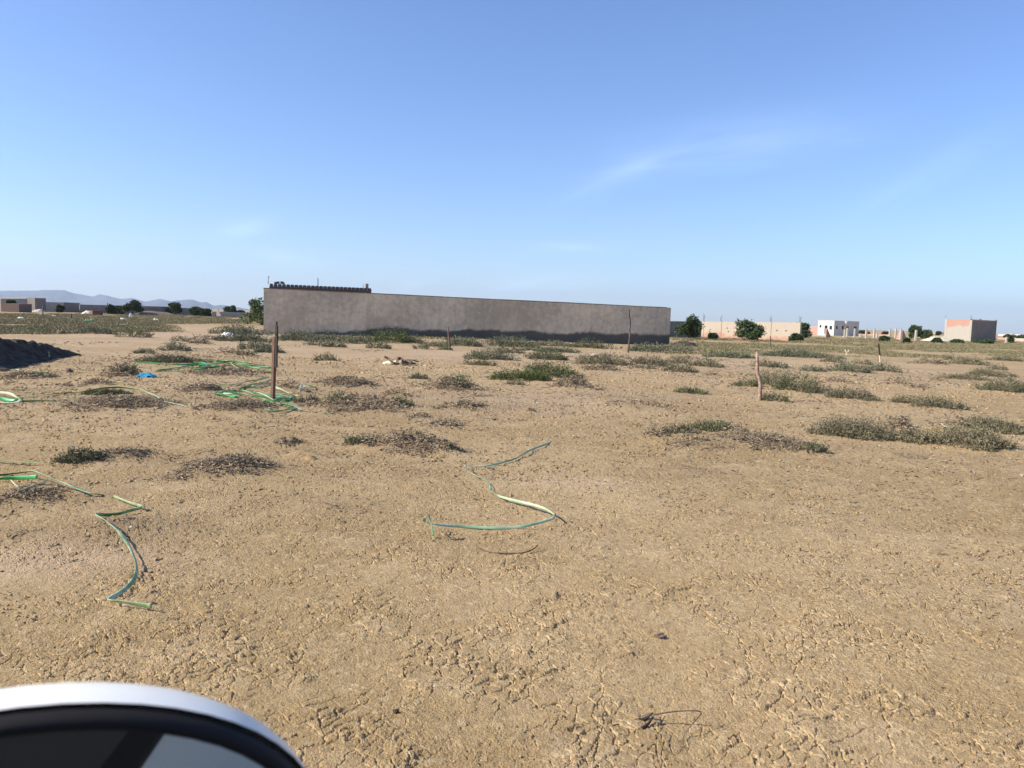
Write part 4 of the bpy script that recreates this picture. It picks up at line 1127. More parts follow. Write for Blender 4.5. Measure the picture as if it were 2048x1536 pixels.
# rusty stake
g = G(545, 801)
root = empty('stake', g, 'tall rusty brown stake with a dark iron bar on top, in the green hose tangle', 'post', 'stakes marking the field')
def sq(p0, p1, wx, wy):
    p0 = np.asarray(p0); p1 = np.asarray(p1)
    c_, s_ = math.cos(.55), math.sin(.55)
    P = [p + np.array([c_ * sx * wx + s_ * sy * wy, -s_ * sx * wx + c_ * sy * wy, 0]) for p in (p0, p1) for (sx, sy) in ((-1, -1), (1, -1), (1, 1), (-1, 1))]
    return MB().hexa(P)
p0 = at(545, 804, g[1]); p1 = at(549.5, 674, g[1])
sq(p0 - [0, 0, .15], p1, .027, .027).build('post', M['rust'], root)
q0 = at(552, 735, g[1] - .05); q1 = at(553.5, 652, g[1] - .05)
sq(q0, q1, .024, .012).build('bar', M['iron'], root)
sq(at(553, 652.5, g[1] - .05), at(553.5, 643, g[1] - .05), .011, .010).build('bar_tip', M['iron'], root)
MB().tube([at(549.5, 668, g[1] - .07), at(556, 668, g[1] - .07)], .008, 6).build('bolt', M['iron'], root)
stake([(1520, 802), (1520.5, 770), (1519, 757), (1515.5, 748), (1514.5, 730), (1514, 703)], [.036, .036, .034, .034, .031, .027, .024], 'wood', 'post', 'crooked pale wooden post in the right half of the field', 9)
stake([(900, 700), (899, 680), (897, 668), (896.5, 654)], [.05, .05, .042, .03, .022], 'wooddark', 'stake', 'leaning thin brown stake in front of the middle of the wall')
stake([(1256.5, 706), (1257.5, 690), (1259.5, 677), (1260, 664)], [.045, .045, .045, .05, .04], 'wooddark', 'stake', 'straight thin stake below the crack in the wall')
stake([(1541, 696), (1541, 684), (1540.5, 672)], [.045, .045, .045, .04], 'wooddark', 'stake', 'dark stake before the worn cream wall')
o_, g = stake([(1761, 729), (1759.5, 712), (1757.5, 688)], [.032, .032, .03, .026], 'palewood', 'stake', 'leaning pale stake with a dark upper half, far right')
MB().tube([at(1759.3, 710, g[1] - .05), at(1757.2, 687, g[1] - .05)], .035, 7).build('dark_wrap', M['iron'], o_, origin=g)
MB().tube([at(1758, 693, g[1] - .05), at(1750, 692, g[1] - .05)], .012, 5).build('cross_twig', M['iron'], o_, origin=g)
stake([(85.5, 638), (85.5, 610)], [.05, .05, .04], 'wooddark', 'stake', 'thin far stake before the far left building')
stake([(142, 638), (142, 627)], [.09, .09, .08], 'wooddark', 'stake', 'short dark far stake in the left greenery')
stake([(215, 628), (215, 606)], [.09, .09, .08], 'wooddark', 'stake', 'thin far pole beside the narrow dark tree')
g = G(1693, 711); root = empty('forked_stick', g, 'pale forked stick standing above the dome shaped blue green shrub', 'stick')
MB().tube([at(1693, 712, g[1]), at(1693.5, 706, g[1])], .05, 6).build('stem', M['palewood'], root)
MB().tube([at(1693.5, 706, g[1]), at(1690, 699, g[1])], .04, 6).build('branch', M['palewood'], root)
MB().tube([at(1693.5, 706, g[1]), at(1697, 702, g[1]), at(1698, 700, g[1])], .04, 6).build('branch', M['palewood'], root)

# ------------------------------------------------------------------ hoses
def crom(P, n=7):
    P = np.asarray(P, float); out = []
    Q = np.vstack([2 * P[0] - P[1], P, 2 * P[-1] - P[-2]])
    for i in range(1, len(Q) - 2):
        for t_ in np.linspace(0, 1, n, endpoint=False):
            a, b, c, d = Q[i - 1], Q[i], Q[i + 1], Q[i + 2]
            out.append(.5 * ((2 * b) + (-a + c) * t_ + (2 * a - 5 * b + 4 * c - d) * t_ ** 2 + (-a + 3 * b - 3 * c + d) * t_ ** 3))
    out.append(P[-1]); return np.array(out)

def strand(pts, w, seed, lift=.02, stand=.6, raise_=None):
    """pts = pixel points on the ground; the flattened hose lies, stands on edge and twists along them"""
    rng = np.random.default_rng(seed)
    G3 = []
    for k, q in enumerate(pts):
        g = G(q[0], q[1]); up = 0
        if len(q) > 2: up = q[2]
        # the pixel marks the hose itself: slide towards the camera so that the raised point still lies under it
        if up:
            d = ray(q[0], q[1]); t_ = (g[2] + up - CAM[2]) / d[2]; g = CAM + d * t_; g[2] -= up
        G3.append((g[0], g[1], up))
    C = crom(G3, 8); s = np.concatenate([[0], np.cumsum(np.linalg.norm(np.diff(C[:, :2], axis=0), axis=1))])
    ph = rng.uniform(0, 6.28, 3)
    tw = stand * (math.pi / 2) * (.75 + .45 * np.sin(s * 2.1 + ph[0]) + .3 * np.sin(s * 5.3 + ph[1]))
    z = zterr(C[:, 0], C[:, 1]) + lift + C[:, 2] + w * .5 * np.abs(np.sin(tw)) + .01 * (1 + np.sin(s * 4 + ph[2]))
    return np.column_stack([C[:, :2], z]), tw

def hose(lines, w, mat, label, seed, name='hose', cat='hose', lift=.012, stand=.6, group=None):
    st = [strand(l, w, seed + 17 * k, lift, stand) for k, l in enumerate(lines)]
    if len(lines) > 6:
        rj = np.random.default_rng(seed)
        for k, l in enumerate(lines):
            for q in range(2):
                l2 = [(p_[0] + rj.normal(0, 5), p_[1] + rj.normal(0, 1.8), *p_[2:]) for p_ in l]
                st.append(strand(l2, w, seed + 17 * k + 5 * q + 400, lift, stand))
    org = st[0][0][0]
    mats = mat if isinstance(mat, list) else [mat]
    if len(st) == 1:
        o_ = MB().tube(st[0][0], w / 2, 8, flat=.22, twist=st[0][1]).build(name, M[mats[0]], None, origin=org, smooth=True)
        return tag(o_, label, cat, group)
    r = empty(name, org, label, cat, group)
    for k, (P, tw) in enumerate(st): MB().tube(P, w / 2, 8, flat=.22, twist=tw).build('hose_strand', M[mats[k % len(mats)]], r, smooth=True)
    return r
HG = 'loose green hoses on the ground'
hose([[(1103, 886), (1086, 895), (1060, 908), (1035, 921), (1010, 928), (980, 934), (950, 936), (931, 936, .02), (936, 949, .03), (946, 957, .02), (968, 966), (980, 974), (982, 986, .02), (998, 999, .02), (1030, 1010, .02), (1065, 1020, .02), (1090, 1029, .025), (1109, 1042, .03), (1096, 1049, .02), (1060, 1057, .01), (1030, 1061), (990, 1062), (930, 1060), (880, 1058, .03), (852, 1054, .08), (848, 1048, .11), (856, 1040, .14), (861, 1052, .10), (864, 1066, .05), (866, 1080, .0)]],
     .021, 'hosemint', 'mint green flattened hose in a winding S with a looped end, front centre', 31, stand=.8, group=HG)
hose([[(228, 1003), (255, 1012, .01), (284, 1021, .025), (262, 1028, .01), (228, 1042), (208, 1050), (192, 1058, .01), (215, 1068, .015), (238, 1080, .008), (258, 1102, .012), (271, 1130, .014), (273, 1150, .014), (266, 1170, .012), (245, 1192, .008), (219, 1213, .015), (245, 1219, .01), (275, 1225), (303, 1230)]],
     .024, 'hose', 'kinked green hose in a zigzag, nearest to the car mirror', 32, stand=.9, group=HG)
hose([[(-20, 960), (30, 954), (62, 951, .05), (80, 956, .07), (110, 968, .05), (145, 979, .04), (180, 990, .03), (208, 996)]], .036, 'hose', 'green hose stretching from the left edge over the dark dead mat', 33, stand=.7, group=HG)
hose([[(-20, 968), (40, 966, .02), (75, 962, .05)], [(24, 975, .04), (34, 990, .03), (46, 998), (66, 991, .02), (82, 980, .03), (95, 970, .05)]], .034, ['hosebright', 'hosepale'], 'short looped green hose ends over the dark dead mat, left edge', 34, stand=.8, group=HG)
hose([[(-15, 925), (20, 928), (60, 932), (104, 935)]], .028, 'hoselime', 'short straight lime hose lying flat at the left edge', 35, stand=.2, group=HG)
hose([[(-25, 791), (15, 794, .03), (34, 800, .03), (41, 804, .02), (20, 808), (-25, 806)], [(-20, 799), (20, 805), (40, 803, .02)]], .05, ['hosepale', 'hosebright'], 'coiled green hose cut by the left frame edge', 36, stand=.9, group=HG)
hose([[(38, 798), (70, 797), (105, 792), (140, 788), (172, 787, .03), (205, 784, .05), (245, 782, .06), (285, 785, .06), (305, 790, .05), (322, 806)]], .034, 'hoselime', 'long lime hose curving over the broad dead mat, upper strand', 37, stand=.5, group=HG)
hose([[(40, 806), (80, 805), (120, 804), (155, 801), (180, 795, .03), (205, 785, .06)], [(280, 783, .06), (296, 790, .05), (311, 797, .04), (320, 805)]], .034, ['hoselime', 'hosepale'], 'lime hose along the near side of the broad dead mat, lower strand', 38, stand=.6, group=HG)
hose([[(312, 809), (340, 812), (360, 815), (376, 818)]], .03, 'hosepale', 'short bleached hose piece right of the broad dead mat', 39, stand=.2, group=HG)
hose([[(58, 741), (66, 745), (75, 748)], [(75, 743), (88, 747), (100, 751)], [(-10, 744), (20, 742), (40, 745)]], .04, ['hosepale', 'hosebright'], 'short green hose pieces on the dead mat before the black soil heap', 40, stand=.5, group=HG)
hose([[(278, 727), (310, 729), (345, 730), (400, 731), (450, 728, .05), (480, 731, .04), (510, 735), (546, 737)], [(315, 744), (340, 739), (370, 735), (395, 733), (430, 730, .05), (470, 726, .06)],
      [(395, 726), (408, 731, .08), (398, 736, .06), (412, 738), (440, 737), (420, 731, .08), (404, 728, .10)], [(425, 731, .06), (455, 727, .08), (466, 733, .05), (478, 739)], [(455, 724, .06), (485, 729, .05), (505, 736), (540, 738)],
      [(380, 737), (400, 741), (420, 742)], [(470, 738), (500, 737), (525, 737), (555, 736)], [(313, 745), (350, 745), (390, 744), (405, 741)], [(505, 744), (525, 746), (548, 748)], [(400, 722, .08), (430, 723, .08), (462, 726, .08), (500, 730, .05), (530, 733)]],
     .028, ['hosebright', 'hosebright', 'hosebright', 'hosepale', 'hosebright'], 'bright green hose tangle lying behind the blue cloth and left of the stake', 41, 'hose_tangle', 'hose tangle', stand=.6)
hose([[(430, 773), (460, 772), (490, 768, .03), (515, 763, .04), (535, 758, .04)], [(465, 785), (490, 777), (515, 774, .03), (535, 766, .04)], [(430, 791), (455, 787), (480, 785), (510, 789, .03), (545, 793), (575, 792), (598, 790)],
      [(431, 789), (450, 795), (470, 798), (455, 791, .03), (438, 793)], [(500, 785, .04), (520, 791, .04), (545, 803), (575, 814), (603, 826)], [(545, 780, .05), (560, 783, .04), (580, 790), (596, 795)], [(540, 808), (560, 806), (590, 800), (560, 797), (530, 795)],
      [(495, 808, .02), (508, 817), (530, 824), (560, 827), (590, 824)], [(530, 806), (550, 812), (570, 818), (590, 822)], [(435, 793), (470, 790, .03), (500, 796), (540, 799), (590, 796)], [(480, 779), (510, 772, .03), (540, 770)], [(604, 773, .05), (620, 777, .03), (632, 780)]],
     .022, ['hosebright', 'hosebright', 'hosebright', 'hosebright', 'hosepale', 'hosepale', 'hosebright', 'hosemint', 'hosepale'], 'bright green hose tangle around the foot of the rusty stake', 42, 'hose_tangle', 'hose tangle', stand=.6)
hose([[(645, 829), (665, 828), (685, 826)], [(642, 828), (652, 832), (668, 833)]], .022, ['hose', 'hosemint'], 'small dark hose scrap in front of the very wide grey mat', 43, stand=.3, group=HG)
hose([[(912, 757), (928, 755), (942, 755)], [(912, 754), (930, 752)]], .04, ['hose', 'hosemint'], 'short green hose scrap left of the large bright green bush', 44, stand=.3, group=HG)
hose([[(965, 747), (980, 746), (1000, 745)], [(955, 756), (980, 754), (1000, 753)]], .04, ['hose', 'hosemint'], 'hose ends reaching into the left of the large bright green bush', 45, stand=.3, group=HG)
hose([[(1794, 847, .08), (1808, 846, .09), (1820, 845, .08)], [(1832, 862, .05), (1842, 864, .04)]], .03, ['hosemint'], 'short mint hose piece resting on the right shrub bank', 46, stand=.3, group=HG)
hose([[(1882, 854, .06), (1905, 862, .05), (1930, 870, .03)]], .025, 'hosepale', 'bleached hose strip lying across the front right clump of the shrub bank', 47, stand=.3, group=HG)
hose([[(219, 756), (245, 756), (275, 753)], [(215, 760), (235, 766), (256, 771)]], .03, ['hose', 'hosepale'], 'thin drab hose ends left of the blue cloth', 48, stand=.3, group=HG)
# black irrigation string
o_ = MB().tube(strand([(952, 1094), (963, 1102), (985, 1109), (1015, 1112), (1045, 1112), (1065, 1106), (1075, 1098, .02)], .006, 3, lift=.008, stand=0)[0], .0042, 6).build('string', M['wooddark'], None, origin=G(1015, 1112))
tag(o_, 'thin dark string in a shallow curve below the mint hose', 'string')

# ------------------------------------------------------------------ rocks, litter, debris
def rock(px_, py_, w, h, mat, label, seed, name='rock', cat='rock', group=None, sq_=1.0):
    rng = np.random.default_rng(seed); g = G(px_, py_); D = float((g - CAM) @ FW); g[2] = float(zterr(g[0], g[1]))
    W = w * D / F * .5; H = h * D / F
    V = []; Fc = []; nu, nv = 11, 8
    ph = rng.uniform(0, 6.28, 6)
    for a in range(nv):
        th = math.pi * a / (nv - 1)
        for b in range(nu):
            fi = 2 * math.pi * b / nu
            d = np.array([math.sin(th) * math.cos(fi), math.sin(th) * math.sin(fi), math.cos(th)])
            k = 1 + .20 * math.sin(3 * fi + ph[0] + 2 * th) + .15 * math.sin(5 * th + ph[1] + fi) + rng.uniform(-.10, .10)
            d = np.sign(d) * np.abs(d) ** sq_
            V.append((d[0] * W * k, d[1] * W * .8 * k, d[2] * H * .6 * k + H * .38))
    for a in range(nv - 1):
        for b in range(nu): Fc.append((a * nu + b, a * nu + (b + 1) % nu, (a + 1) * nu + (b + 1) % nu, (a + 1) * nu + b))
    o_ = new_mesh(name, V, [f[::-1] for f in Fc], M[mat]); o_.location = g; tag(o_, label, cat, group); return o_
rock(586, 914, 24, 4, 'blacksoil_shade', 'black lump standing in for the shaded mouth of the animal burrow between two dead mats', 61, 'burrow', 'burrow')  # flat black lump, its colour stands for the shade inside the hole
heap('burrow_mound', 592, 650, 914, 922, simple('orange soil', (.34, .215, .10), var=.3, bump=.6), 'orange soil thrown out right of the animal burrow mouth', 'soil mound', 62, rough=.3)
rock(138, 746, 13, 9, 'rock', 'brown rock on bare soil right of the black soil heap', 1)
rock(122, 668, 15, 9, 'rock', 'dark boulder at the near edge of the far left greenery', 2)
rock(150, 665, 12, 4, 'palerock', 'pale flat stone right of the dark boulder', 3)
rock(604, 785, 10, 13, 'palerock', 'pale upright concrete lump right of the rusty stake', 4, sq_=.6)
rock(616, 786, 12, 6, 'rock', 'dark lump behind the pale concrete lump', 5)
rock(594, 778, 12, 5, 'palewood', 'yellowish crumpled scrap left of the pale concrete lump', 6, 'scrap', 'scrap')
rock(652, 684, 13, 5, 'palerock', 'flat pale rubble piece at the wall foot, left one', 7)
rock(674, 682, 11, 7, 'palerock', 'tilted pale rubble piece at the wall foot, right one', 8)
rock(303, 653, 8, 5, 'rock', 'small dark stone on the pale strip left of the wall', 9)
rock(241, 652, 18, 4, 'palerock', 'long pale slab at the near edge of the left greenery', 10, 'slab', 'slab', sq_=.6)
rock(1374, 702, 7, 5, 'palerock', 'bright white stone by the shrub at the wall corner', 11)
rock(1392, 707, 12, 5, 'palerock', 'pale lump right of the bright white stone', 12)
rock(1342, 700, 16, 5, 'palerock', 'pale rubble below the pale green mound at the wall end', 13)
rock(1242, 697, 5, 4, 'rock', 'little dark stone at the wall foot left of the straight thin stake', 14)
rock(1583, 733, 7, 3, 'palerock', 'white pebble right of the small dark cushion', 15)
rock(1192, 712, 20, 5, 'palerock', 'pale stones lodged in the brownish domed shrub', 16)
rock(1272, 729, 16, 4, 'palerock', 'pale stones in front of the flat topped olive shrub', 17)
rock(950, 1003, 9, 6, 'rock', 'dark clod left of the mint hose bend', 18, 'clod', 'clod')
rock(982, 940, 16, 5, 'rock', 'brown clod under the upper kink of the mint hose', 19, 'clod', 'clod')
rock(308, 1193, 20, 11, 'rock', 'dark brown clod right of the zigzag hose', 20, 'clod', 'clod')
rock(305, 1212, 13, 8, 'rock', 'smaller brown clod below the dark one by the zigzag hose', 21, 'clod', 'clod')
rock(686, 1047, 12, 5, 'rock', 'flat dark clod left of the mint hose loop', 22, 'clod', 'clod')
rock(792, 1428, 13, 9, 'blacksoil_shade', 'small black clod on open soil in the foreground', 23, 'clod', 'clod')
rock(750, 1445, 12, 4, 'blacksoil_shade', 'flat black clod left of the small black clod', 24, 'clod', 'clod')
rock(1692, 1436, 13, 5, 'rock', 'small dark clod at the lower right of the foreground', 25, 'clod', 'clod')
rock(1085, 1145, 8, 4, 'palerock', 'tiny white pebble below the dark string', 26)
rock(264, 1070, 13, 5, 'palerock', 'pale pebble inside the bend of the zigzag hose', 27)
rock(215, 1097, 14, 7, 'rock', 'dark clod under the zigzag hose middle', 28, 'clod', 'clod')
rock(176, 1352, 26, 6, 'rock', 'flat brown clods just above the car mirror, left one', 29, 'clod', 'clod')
rock(204, 1354, 20, 5, 'rock', 'flat brown clods just above the car mirror, right one', 30, 'clod', 'clod')
rock(1607, 1393, 16, 7, 'palerock', 'pale chip on the cracked soil at the lower right', 31, 'clod', 'clod')
rock(420, 1232, 9, 5, 'rock', 'little brown clod on open soil right of the zigzag hose end', 32, 'clod', 'clod')
rock(1320, 1276, 20, 8, 'rock', 'lifted dark crust flake on open soil, right of centre', 33, 'clod', 'clod', sq_=.7)

def sheet(px0, px1, yt, yb, mat, name, label, cat, seed, folds=3.0):
    xc = (px0 + px1) / 2; g = G(xc, yb); D = float((g - CAM) @ FW); W = (px1 - px0) * D / F; H = (yb - yt) * D / F; n = 22
    dv = (g - CAM)[:2]; dv /= np.linalg.norm(dv)
    u = np.linspace(-1, 1, n); U, Vv = np.meshgrid(u, u)
    wob = fbm(U * 1.3 + seed, Vv * 1.3, seed, 2) * .5
    X = g[0] + (U * (1 + wob * .4)) * W * .5; Y = g[1] + W * .3 + Vv * W * .32 * (1 + wob)
    Z = zterr(X.ravel(), Y.ravel()).reshape(X.shape) + .012 + H * np.clip(.55 + 1.1 * fbm(U * folds, Vv * folds, seed + 5, 3) - .55 * (U ** 2 + Vv ** 2) * .6, 0, 1.2)
    V = np.stack([X, Y, Z], -1).reshape(-1, 3)
    i = np.arange(n - 1)[:, None] * n; j = np.arange(n - 1)[None, :]
    Q = np.stack([i + j, i + j + 1, i + n + j + 1, i + n + j], -1).reshape(-1, 4)
    V2 = V - [0, 0, .006]; Vall = np.vstack([V, V2]); Qall = np.vstack([Q, Q[:, ::-1] + n * n])
    o_ = new_mesh(name, Vall - g, Qall, M[mat], smooth=True); o_.location = g; tag(o_, label, cat); return o_
sheet(440, 464, 664, 672, 'sheet', 'plastic_sheet', 'crumpled white sheet lying near the left wall corner', 'plastic sheet', 1, 1.5)
sheet(274, 306, 747, 757, 'bluecloth', 'cloth', 'crumpled bright blue cloth on the bare soil at left', 'cloth', 2, 2.2)
sheet(167, 184, 638, 644, 'greennet', 'net', 'bright green net bundle in the far left greenery', 'net', 3)
sheet(32, 45, 634, 638, 'sheet', 'litter', 'white litter in the far left greenery, left piece', 'litter', 4)
sheet(102, 110, 630, 634, 'sheet', 'litter', 'white litter in the far left greenery, middle piece', 'litter', 5)
sheet(239, 250, 636, 640, 'sheet', 'litter', 'white litter in the far left greenery, right piece', 'litter', 6)
sheet(303, 314, 637, 641, 'sheet', 'litter', 'white litter before the far hills, right of the largest left tree', 'litter', 7)
rock(261, 635, 6, 8, 'sheet', 'upright white sack in front of the largest left tree', 50, 'sack', 'sack')

# wood debris in mid field
g = G(800, 730); g[2] = float(zterr(g[0], g[1]))
root = empty('wood_debris', g, 'small heap of broken pale boards and dark branches in mid field', 'wood debris')
for k, (x0, y0, x1, y1, r_, m_) in enumerate(((769, 713, 783, 724, .03, 'wooddark'), (768, 728, 786, 725, .06, 'palewood'), (786, 727, 800, 721, .05, 'palewood'), (782, 729, 801, 729, .05, 'wooddark'), (800, 723, 801, 730, .05, 'palewood'), (803, 726, 832, 727, .035, 'wooddark'), (795, 716, 806, 722, .05, 'wooddark'), (808, 722, 824, 726, .06, 'wooddark'), (815, 719, 838, 724, .02, 'wooddark'))):
    MB().tube([at(x0, y0, g[1] + .3 * math.sin(k)), at((x0 + x1) / 2 + 1, (y0 + y1) / 2 - 1, g[1]), at(x1, y1, g[1] - .2 * math.cos(k))], [r_, r_ * 1.1, r_ * .7], 6).build('branch' if m_ == 'wooddark' else 'board', M[m_], root)
# dark stick in the foreground
g = G(1300, 1458)
root = empty('broken_twig', g, 'black broken twig with thin wiry stems in the right foreground', 'twig')
def gl(pts, r_, nm, mat='iron'):
    P = strand(pts, .004, 3, lift=.008, stand=0)[0]; MB().tube(P, np.linspace(r_, r_ * .5, len(P)), 6).build(nm, M[mat], root)
gl([(1278, 1446), (1292, 1440, .01), (1306, 1430, .03)], .007, 'stick'); gl([(1284, 1462), (1296, 1452, .01), (1306, 1438, .025)], .008, 'stick')
gl([(1306, 1434, .03), (1345, 1428, .05), (1385, 1427, .06), (1402, 1432, .05), (1385, 1455, .03), (1368, 1478), (1366, 1500)], .0028, 'stem', 'wooddark')
gl([(1225, 1455), (1260, 1448), (1300, 1432, .02)], .0022, 'stem', 'wooddark'); gl([(1320, 1492), (1345, 1497), (1372, 1500)], .0018, 'stem', 'wooddark'); gl([(1330, 1502), (1345, 1492), (1362, 1486)], .0018, 'stem', 'wooddark')

# loose clods and chips: too many to count
def scatter_clods():
    rng = np.random.default_rng(77)
    n = 105000
    r = 2.2 + 24 * rng.uniform(0, 1, n) ** 1.1; a = rng.uniform(-.78, .78, n)
    x = r * np.sin(a); y = r * np.cos(a)
    keep = fbm(x * .8, y * .8, 4, 3) + .25 * rng.normal(size=n) > -.05 + np.where(r < 4.5, .12, 0); x = x[keep]; y = y[keep]; r = r[keep]; n = len(x)
    s = (.0045 + .0018 * r) * rng.uniform(.35, 1.0, n) ** 1.3 * np.where(rng.uniform(size=n) < .03, 1.7, 1)
    z = zterr(x, y) + .004
    base = np.array([(1, 0, 0), (-1, 0, 0), (0, 1, 0), (0, -1, 0), (0, 0, 1), (0, 0, -1)], float)
    f = np.array([(0, 2, 4), (2, 1, 4), (1, 3, 4), (3, 0, 4), (2, 0, 5), (1, 2, 5), (3, 1, 5), (0, 3, 5)])
    J = base[None] * (1 + rng.uniform(-.45, .45, (n, 6, 1))) + rng.normal(0, .18, (n, 6, 3)); J[:, :, 2] *= .5; tl = rng.normal(0, .35, (n, 1, 2)); J[:, :, 2] += (J[:, :, :2] * tl).sum(-1)
    V = np.column_stack([x, y, z])[:, None, :] + J * s[:, None, None]
    Fc = (np.arange(n) * 6)[:, None, None] + f[None]
    o_ = new_mesh('soil_clods', V.reshape(-1, 3), Fc.reshape(-1, 3), M['clod']); tag(o_, 'loose tan clods and chips strewn over the dry soil', None, None, 'stuff')
scatter_clods()

# crumbs of dead twigs over the soil between the mats: too many to count
def scatter_litter():
    rng = np.random.default_rng(78)
    n = 60000
    r = 3.2 + 32 * rng.uniform(0, 1, n) ** 1.15; a = rng.uniform(-.76, .76, n)
    x = r * np.sin(a); y = r * np.cos(a)
    near = np.zeros(n)
    for (spec, (c, W, Dp, H, D, dirv)) in zip(SHRUBS, PL):
        if spec[4] in ('d', 'dl', 'm', 'gm', 'o'):
            near = np.maximum(near, np.exp(-((x - c[0]) / (W * 1.1 + .25)) ** 2 - ((y - c[1]) / (Dp * 1.6 + .5)) ** 2))
    dens = fbm(x * .35, y * .22, 61, 4) + .10 * rng.normal(size=n) + .75 * near
    k = dens > np.where(r < 7, .42, .26); x, y, r = x[k], y[k], r[k]; n = len(x)
    P = np.column_stack([x, y, zterr(x, y) + .006])
    a = rng.uniform(0, 6.283, n); e = np.abs(rng.normal(0, .22, n))
    Dd = np.column_stack([np.cos(a) * np.cos(e), np.sin(a) * np.cos(e), np.sin(e)])
    V, Fc = twigs(P, Dd, (.02 + .0030 * r) * rng.uniform(.4, 1.3, n), (.0020 + .00040 * r) * rng.uniform(.5, 1.5, n), rng)
    o_ = new_mesh('dry_litter', V, Fc, M['dead']); tag(o_, 'crumbs of dead grey brown twigs strewn between the shrubs', None, None, 'stuff')
scatter_litter()

# black soil heap at the left edge; its taller part lies outside the picture
def black_heap():
    g = G(40, 735); n = 120
    x0, x1, y0, y1 = g[0] - 4.6, g[0] + 1.3, g[1] - 3.4, g[1] + 6.0
    X, Y = np.meshgrid(np.linspace(x0, x1, n), np.linspace(y0, y1, n))
    dx, dy = X - g[0], Y - g[1]
    kd = [-3.2, -2.2, -1, .5, 2, 3.5, 4.5, 5.3]                    # a bank running away from us, dying out at its far end
    Hc = np.interp(dy, kd, [0, .8, 1.1, .80, .52, .36, .16, 0]); Cc = np.interp(dy, kd, [-1.6, -1.6, -1.55, -1.5, -1.45, -1.62, -1.6, -1.55])
    sg = np.maximum(.28, .95 * Hc)
    nz = fbm(X * 2.2, Y * 2.2, 31, 5)
    Z = Hc * np.exp(-((dx - Cc) / sg) ** 2) * (1 + .35 * nz)
    Z = Z + (.22 * np.abs(fbm(X * 3.3, Y * 3.3, 7, 4)) + .06 * fbm(X * 11, Y * 11, 8, 2)) * np.clip(Z * 4, 0, 1) - .03 * np.clip(Z * 4, 0, 1)
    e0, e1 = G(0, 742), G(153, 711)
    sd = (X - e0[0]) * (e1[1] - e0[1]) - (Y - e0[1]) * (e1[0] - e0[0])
    shade_apron = (sd < 0) & (dx > -2.2) & (dy > -1.6) & (dy < 5.2)  # flat black apron: the bank's cast shadow put into the ground colour
    Z = np.where(shade_apron, np.maximum(Z, .03 + .012 * nz), np.where(Z < .035, Z - .08, Z))
    edge = np.minimum.reduce([X - x0, x1 - X, Y - y0, y1 - Y])
    Z = np.where(edge < .12, -.15, Z)
    Zt = Z + zterr(X.ravel(), Y.ravel()).reshape(X.shape)
    V = np.stack([X, Y, Zt], -1).reshape(-1, 3)
    i = np.arange(n - 1)[:, None] * n; j = np.arange(n - 1)[None, :]
    Q = np.stack([i + j, i + j + 1, i + n + j + 1, i + n + j], -1).reshape(-1, 4)
    o_ = new_mesh('soil_heap', V - g, Q, M['blacksoil_shade'], smooth=True); o_.location = g
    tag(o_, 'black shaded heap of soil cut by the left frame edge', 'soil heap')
    top = lambda px_, py_, up: at(px_, py_, g[1] + up)
    r = empty('hose', g, 'thin pale hoses draped over the black soil heap', 'hose', HG)
    for pts in ([(-5, 705), (14, 699), (25, 704), (40, 712)], [(30, 683), (42, 692), (52, 702)], [(40, 706), (58, 714), (75, 717)], [(97, 704), (98, 713)]):
        P = np.array([top(a_, b_, 1.6 + .4 * k) for k, (a_, b_) in enumerate(pts)])
        MB().tube(crom(P, 5), .018, 5).build('hose_strand', M['hose'], r)
black_heap()

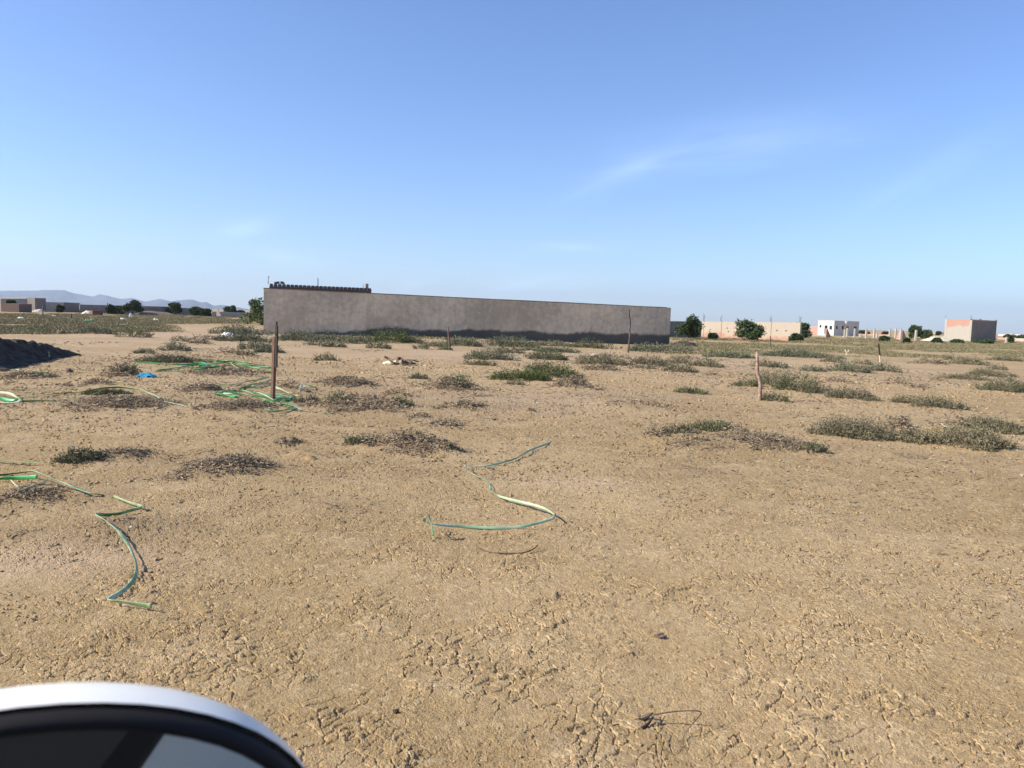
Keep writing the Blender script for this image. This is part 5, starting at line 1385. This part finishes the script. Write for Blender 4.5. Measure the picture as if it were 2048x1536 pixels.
# ------------------------------------------------------------------ the car the picture is taken from: only its door mirror shows
def build_car():
    fwd = np.array([-.75, .66, 0]); fwd /= np.linalg.norm(fwd); out = np.array([fwd[1], -fwd[0], 0])   # out: to the car's right
    O = np.array([0, 0, 0]) - out * .10
    r = empty('car', O * np.array([1, 1, 0]) + out * -.85, 'white car showing only its black rimmed door mirror in the lower left corner', 'car')
    def prof(pts, o0, o1, name, mat, parent=r):
        """prism across the car: pts = (forward, z)"""
        n = len(pts); V = [O + fwd * p[0] + out * o + np.array([0, 0, p[1]]) for o in (o0, o1) for p in pts]
        Fc = [tuple(range(n)), tuple(range(2 * n - 1, n - 1, -1))] + [(k, n + k, n + (k + 1) % n, (k + 1) % n) for k in range(n)]
        return MB().add(V, Fc).build(name, mat, parent)
    prof([(1.75, .35), (1.75, .8), (1.55, .95), (.75, 1.02), (.35, .985), (-2.6, .985), (-2.75, .85), (-2.75, .35)], -1.7, 0, 'body', M['carwhite'])
    prof([(.33, .93), (-2.55, .93), (-2.55, 1.0), (.33, 1.0)], -1.66, .006, 'window_seal', M['carblack'])
    prof([(-.35, 1.78), (-2.2, 1.78), (-2.0, 1.86), (-.45, 1.86)], -1.6, -.1, 'roof', M['carwhite'])
    for (a0, b0) in (((.62, 1.10), (-.30, 1.80)), ((-.95, 1.12), (-1.0, 1.80)), ((-2.5, 1.12), (-2.15, 1.80))):
        for o_ in (-.03, -1.62):
            MB().tube([O + fwd * a0[0] + out * o_ + [0, 0, a0[1]], O + fwd * b0[0] + out * (o_ - .05 * (1 if o_ > -1 else -1)) + [0, 0, b0[1]]], .045, 8).build('pillar', M['carblack'], r)
    V = [O + fwd * .62 + out * o_ + [0, 0, 1.10] for o_ in (-.08, -1.58)] + [O + fwd * -.30 + out * o_ + [0, 0, 1.79] for o_ in (-1.55, -.12)]
    MB().add(V, [(0, 1, 2, 3)]).build('windscreen', M['glass'], r)
    V = [O + fwd * f_ + out * -.03 + [0, 0, z_] for (f_, z_) in ((-1.05, 1.12), (-2.42, 1.12), (-2.15, 1.76), (-1.05, 1.78))]
    MB().add(V, [(0, 1, 2, 3)]).build('rear_window', M['glass'], r)
    prof([(-.6, .75), (-1.1, .75), (-1.25, 1.5), (-1.0, 1.5)], -1.4, -.35, 'seat', M['carseat'])
    prof([(-.8, .9), (-2.5, .9), (-2.5, 1.4), (-.8, 1.4)], -1.5, -1.35, 'far_trim', M['carseat'])
    for f_ in (1.05, -1.85):
        for o_ in (-.12, -1.58):
            c = O + fwd * f_ + out * o_ + [0, 0, .33]
            w = MB().tube([c - out * .11, c - out * .10, c + out * .10, c + out * .11], [.27, .32, .32, .27], 24).build('wheel', M['tyre'], r, smooth=False)
    # mirror
    s = .33
    c = CAM + ray(120, 1660) * s
    n = np.array([.451, -.892, 0]); t = np.array([.892, .451, 0]); k = np.array([0, 0, 1.0])
    cc = c + t * -.030 + k * -.031
    N = 56
    def ring(a, b, d, ex=2.0):
        ph = np.linspace(0, 2 * math.pi, N, endpoint=False); cs, sn = np.cos(ph), np.sin(ph)
        u = np.sign(cs) * np.abs(cs) ** (2 / ex) * a; v = np.sign(sn) * np.abs(sn) ** (2 / ex) * b
        return cc + u[:, None] * t + v[:, None] * k + n * d
    def loft(rings, name, mat, parent, cap0=False, cap1=False):
        V = np.vstack(rings); Fc = [(i * N + j, i * N + (j + 1) % N, (i + 1) * N + (j + 1) % N, (i + 1) * N + j) for i in range(len(rings) - 1) for j in range(N)]
        if cap0: Fc.append(tuple(range(N))[::-1])
        if cap1: Fc.append(tuple((len(rings) - 1) * N + j for j in range(N)))
        V = V - np.array(r.location)
        return new_mesh(name, V, Fc, mat, parent, smooth=True)
    hs = [ring(.1425 * math.sqrt(max(0, 1 - (d / .092) ** 2.6)) + .001, .0865 * math.sqrt(max(0, 1 - (d / .088) ** 2.4)) + .001, -d) for d in (.004, .012, .02, .03, .04, .05, .06, .07, .078, .084, .087)]
    hm = loft(hs, 'side_mirror', M['carwhite'], r, cap1=True)
    loft([ring(.1318, .0782, -.002), ring(.1325, .0790, .004), ring(.135, .0815, .006), ring(.139, .0840, .005), ring(.1405, .0853, .001), ring(.1408, .0856, -.002), ring(.1405, .0850, -.0045)], 'rim', M['carblack'], hm)
    loft([ring(.132, .0785, -.001), ring(.01, .006, -.0008)], 'mirror_glass', M['mirror'], hm, cap1=True)
    a0 = cc - t * .10 - n * .045 - k * .05; a1 = O + fwd * .42 + out * -.02 + [0, 0, 1.13]
    MB().tube([a0, (a0 + a1) / 2 + k * -.01, a1], [.03, .028, .035], 12).build('mirror_arm', M['carblack'], hm, origin=np.array(r.location), smooth=True)
build_car()
